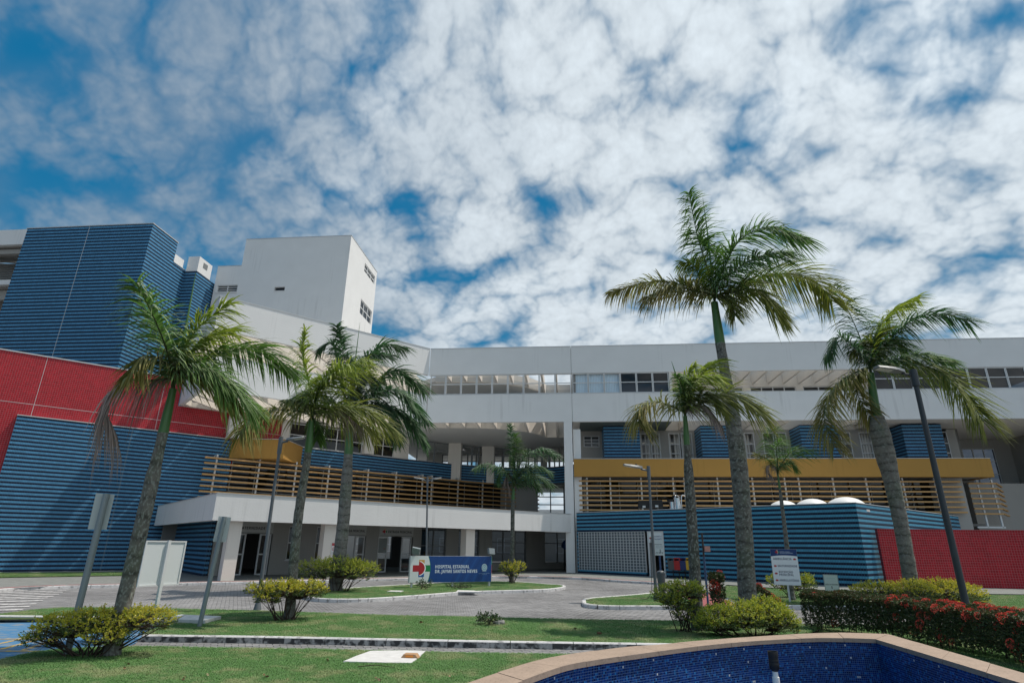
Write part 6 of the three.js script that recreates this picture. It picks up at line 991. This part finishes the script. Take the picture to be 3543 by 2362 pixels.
{ // public telephone hood in the shade of the canopy
  const p = fromL(pickL(1960, 1950, 4.2).x, KH, 4.2), P = thing('public_telephone', 'blue hooded public telephone in the shade beside the white column', 'telephone', p, LA);
  part('hood', new THREE.SphereGeometry(0.42, 24, 14, 0, 6.2832, 0, 1.9).scale(0.85, 1.1, 0.8).rotateX(0.5).translate(0, 1.65, 0), M.plastic(0.02, 0.06, 0.20), P); part('hood_disc', new THREE.CircleGeometry(0.17, 24).translate(-0.02, 1.78, 0.37), M.plastic(0.5, 0.22, 0.03), P); part('stand', cyl(0.05, 0.05, 1.5, 0, 0, -0.2), M.black, P);
  const cu = pickL(1146, 1900, 6.7).x, q = thing('parking_notice', 'small red and white notice plate on the canopy column', 'sign', fromL(cu, 1.45, 6.965), LA);
  part('plate', bx(-0.12, 0.12, -0.25, 0.3, 0, 0.012), M.boardWhite, q); part('face', new THREE.PlaneGeometry(0.235, 0.54).translate(0, 0.025, 0.015), std({ map: canvasTex(128, 288, (g, w, h) => { g.fillStyle = '#d7dada'; g.fillRect(0, 0, w, h); g.fillStyle = '#b3474a'; g.fillRect(0, 0, w, 70); g.strokeStyle = '#b02a2e'; g.lineWidth = 12; g.beginPath(); g.arc(64, 150, 40, 0, 7); g.stroke(); g.fillStyle = '#1b1d20'; g.font = 'bold 60px sans-serif'; g.fillText('E', 45, 172); g.fillStyle = '#777'; for (let k = 0; k < 4; k++) g.fillRect(20, 220 + k * 14, 88, 5); }), roughness: 0.6 }), q);
}
// ---------------------------------------------------------------- covers, stud, stone, litter
const slab = (label, px, g, th, mat = M.concrete) => { const p = xz(px, g), c = p.reduce((a, q) => [a[0] + q[0] / p.length, a[1] + q[1] / p.length], [0, 0]), P = thing('concrete_cover', label, 'cover slab', V(c[0], g - th, c[1])); part('slab', prism(p.map(([x, z]) => [x - c[0], z - c[1]]), 0, th), mat, P); return P; };
slab('large pale concrete cover slab in the front lawn', coverPx[0], 0.055, 0.12);
slab('chipped raised concrete cover over a dark drain gap', coverPx[1], KH + 0.05, 0.11);
slab('small square cover in the island grass', coverPx[2], KH + 0.012, 0.04); slab('wider cover beside the island kerb inlet', coverPx[3], KH + 0.012, 0.04);
{ const p = G(1420, 2273, 0.055), P = thing('road_stud', 'worn orange reflective road stud lying on the pale cover', 'road stud', p, -0.1); const s = new THREE.Shape(); s.moveTo(-0.13, 0); s.lineTo(0.13, 0); s.lineTo(0.09, 0.045); s.lineTo(-0.09, 0.045); part('body', new THREE.ExtrudeGeometry(s, { depth: 0.14, bevelEnabled: true, bevelSize: 0.006, bevelThickness: 0.006 }).translate(0, 0, -0.07), M.plastic(0.42, 0.25, 0.13, 0.7), P); part('reflector', bx(-0.06, 0.06, 0.010, 0.036, 0.07, 0.082), M.plastic(0.72, 0.24, 0.02, 0.3), P); }
{ const g = new THREE.IcosahedronGeometry(1, 3), p = g.attributes.position; for (let i = 0; i < p.count; i++) { const v = V(p.getX(i), p.getY(i), p.getZ(i)), k = 1 + 0.45 * fbm(v.x * 1.4 + v.z + 3, v.y * 1.4 - v.z, 3); p.setXYZ(i, v.x * k * 0.13, v.y * k * 0.07, v.z * k * 0.1); } g.computeVertexNormals(); const P = top(new THREE.Mesh(metre(flat(g)), M.rock), 'stone', 'rough grey stone lying in the long lawn', 'stone'); P.position.copy(G(1726, 2159, KH - 0.01)).add(V(0, 0.03, 0)); P.castShadow = P.receiveShadow = true; }
{
  const lf = (x, y, s, rot, tone, label, g = 0.05) => { const l = []; for (let k = 0; k < 3; k++) l.push([V(0, 0.012 * k, 0), V(Math.cos(rot + k * 0.7), 0.25, Math.sin(rot + k * 0.7)).normalize(), s, s * 0.4, tone]); const m = top(new THREE.Mesh(leaves(l), M.deadLeaf), 'fallen_leaf', label, 'leaf', 'dry leaves on the grass'); m.position.copy(G(x, y, g)); m.castShadow = true; };
  const dry = [0.16, 0.085, 0.045], pale = [0.36, 0.24, 0.17];
  for (const [x, y, s, r] of [[916, 2341, 0.07, 0.3], [1000, 2357, 0.05, 1], [1138, 2287, 0.06, 2], [1306, 2352, 0.07, 0.6], [436, 2298, 0.07, 0.2], [435, 2316, 0.05, 1.4], [640, 2350, 0.05, 2.2], [1985, 2177, 0.11, 0.2], [2065, 2192, 0.12, 0.1], [1450, 2154, 0.1, 0]]) lf(x, y, s, r, dry, y < 2230 ? 'dry brown leaf lying on the long lawn behind the stained kerb' : 'dry brown leaf lying on the front lawn', y < 2230 ? KH : 0.05);
  for (const [x, y] of [[722, 2339], [1560, 2346], [1313, 2356]]) lf(x, y, 0.05, 1, pale, 'pale dry leaf lying on the front grass');
  const st = top(new THREE.Mesh(merge([rod(V(-0.25, 0.01, 0.02), V(0.0, 0.03, 0), 0.006, 0.005, 5), rod(V(0, 0.03, 0), V(0.28, 0.012, 0.05), 0.005, 0.003, 5)]), M.twig), 'fallen_twig', 'thin dark twig lying on the front lawn before the cover', 'twig'); st.position.copy(G(1300, 2308, 0.055));
}

// ---------------------------------------------------------------- draw
const renderer = new THREE.WebGLRenderer({ antialias: true });
renderer.setSize(1024, 682);
renderer.shadowMap.enabled = true;
renderer.toneMapping = THREE.LinearToneMapping;
renderer.toneMappingExposure = EXPOSURE;
renderer.render(scene, camera);
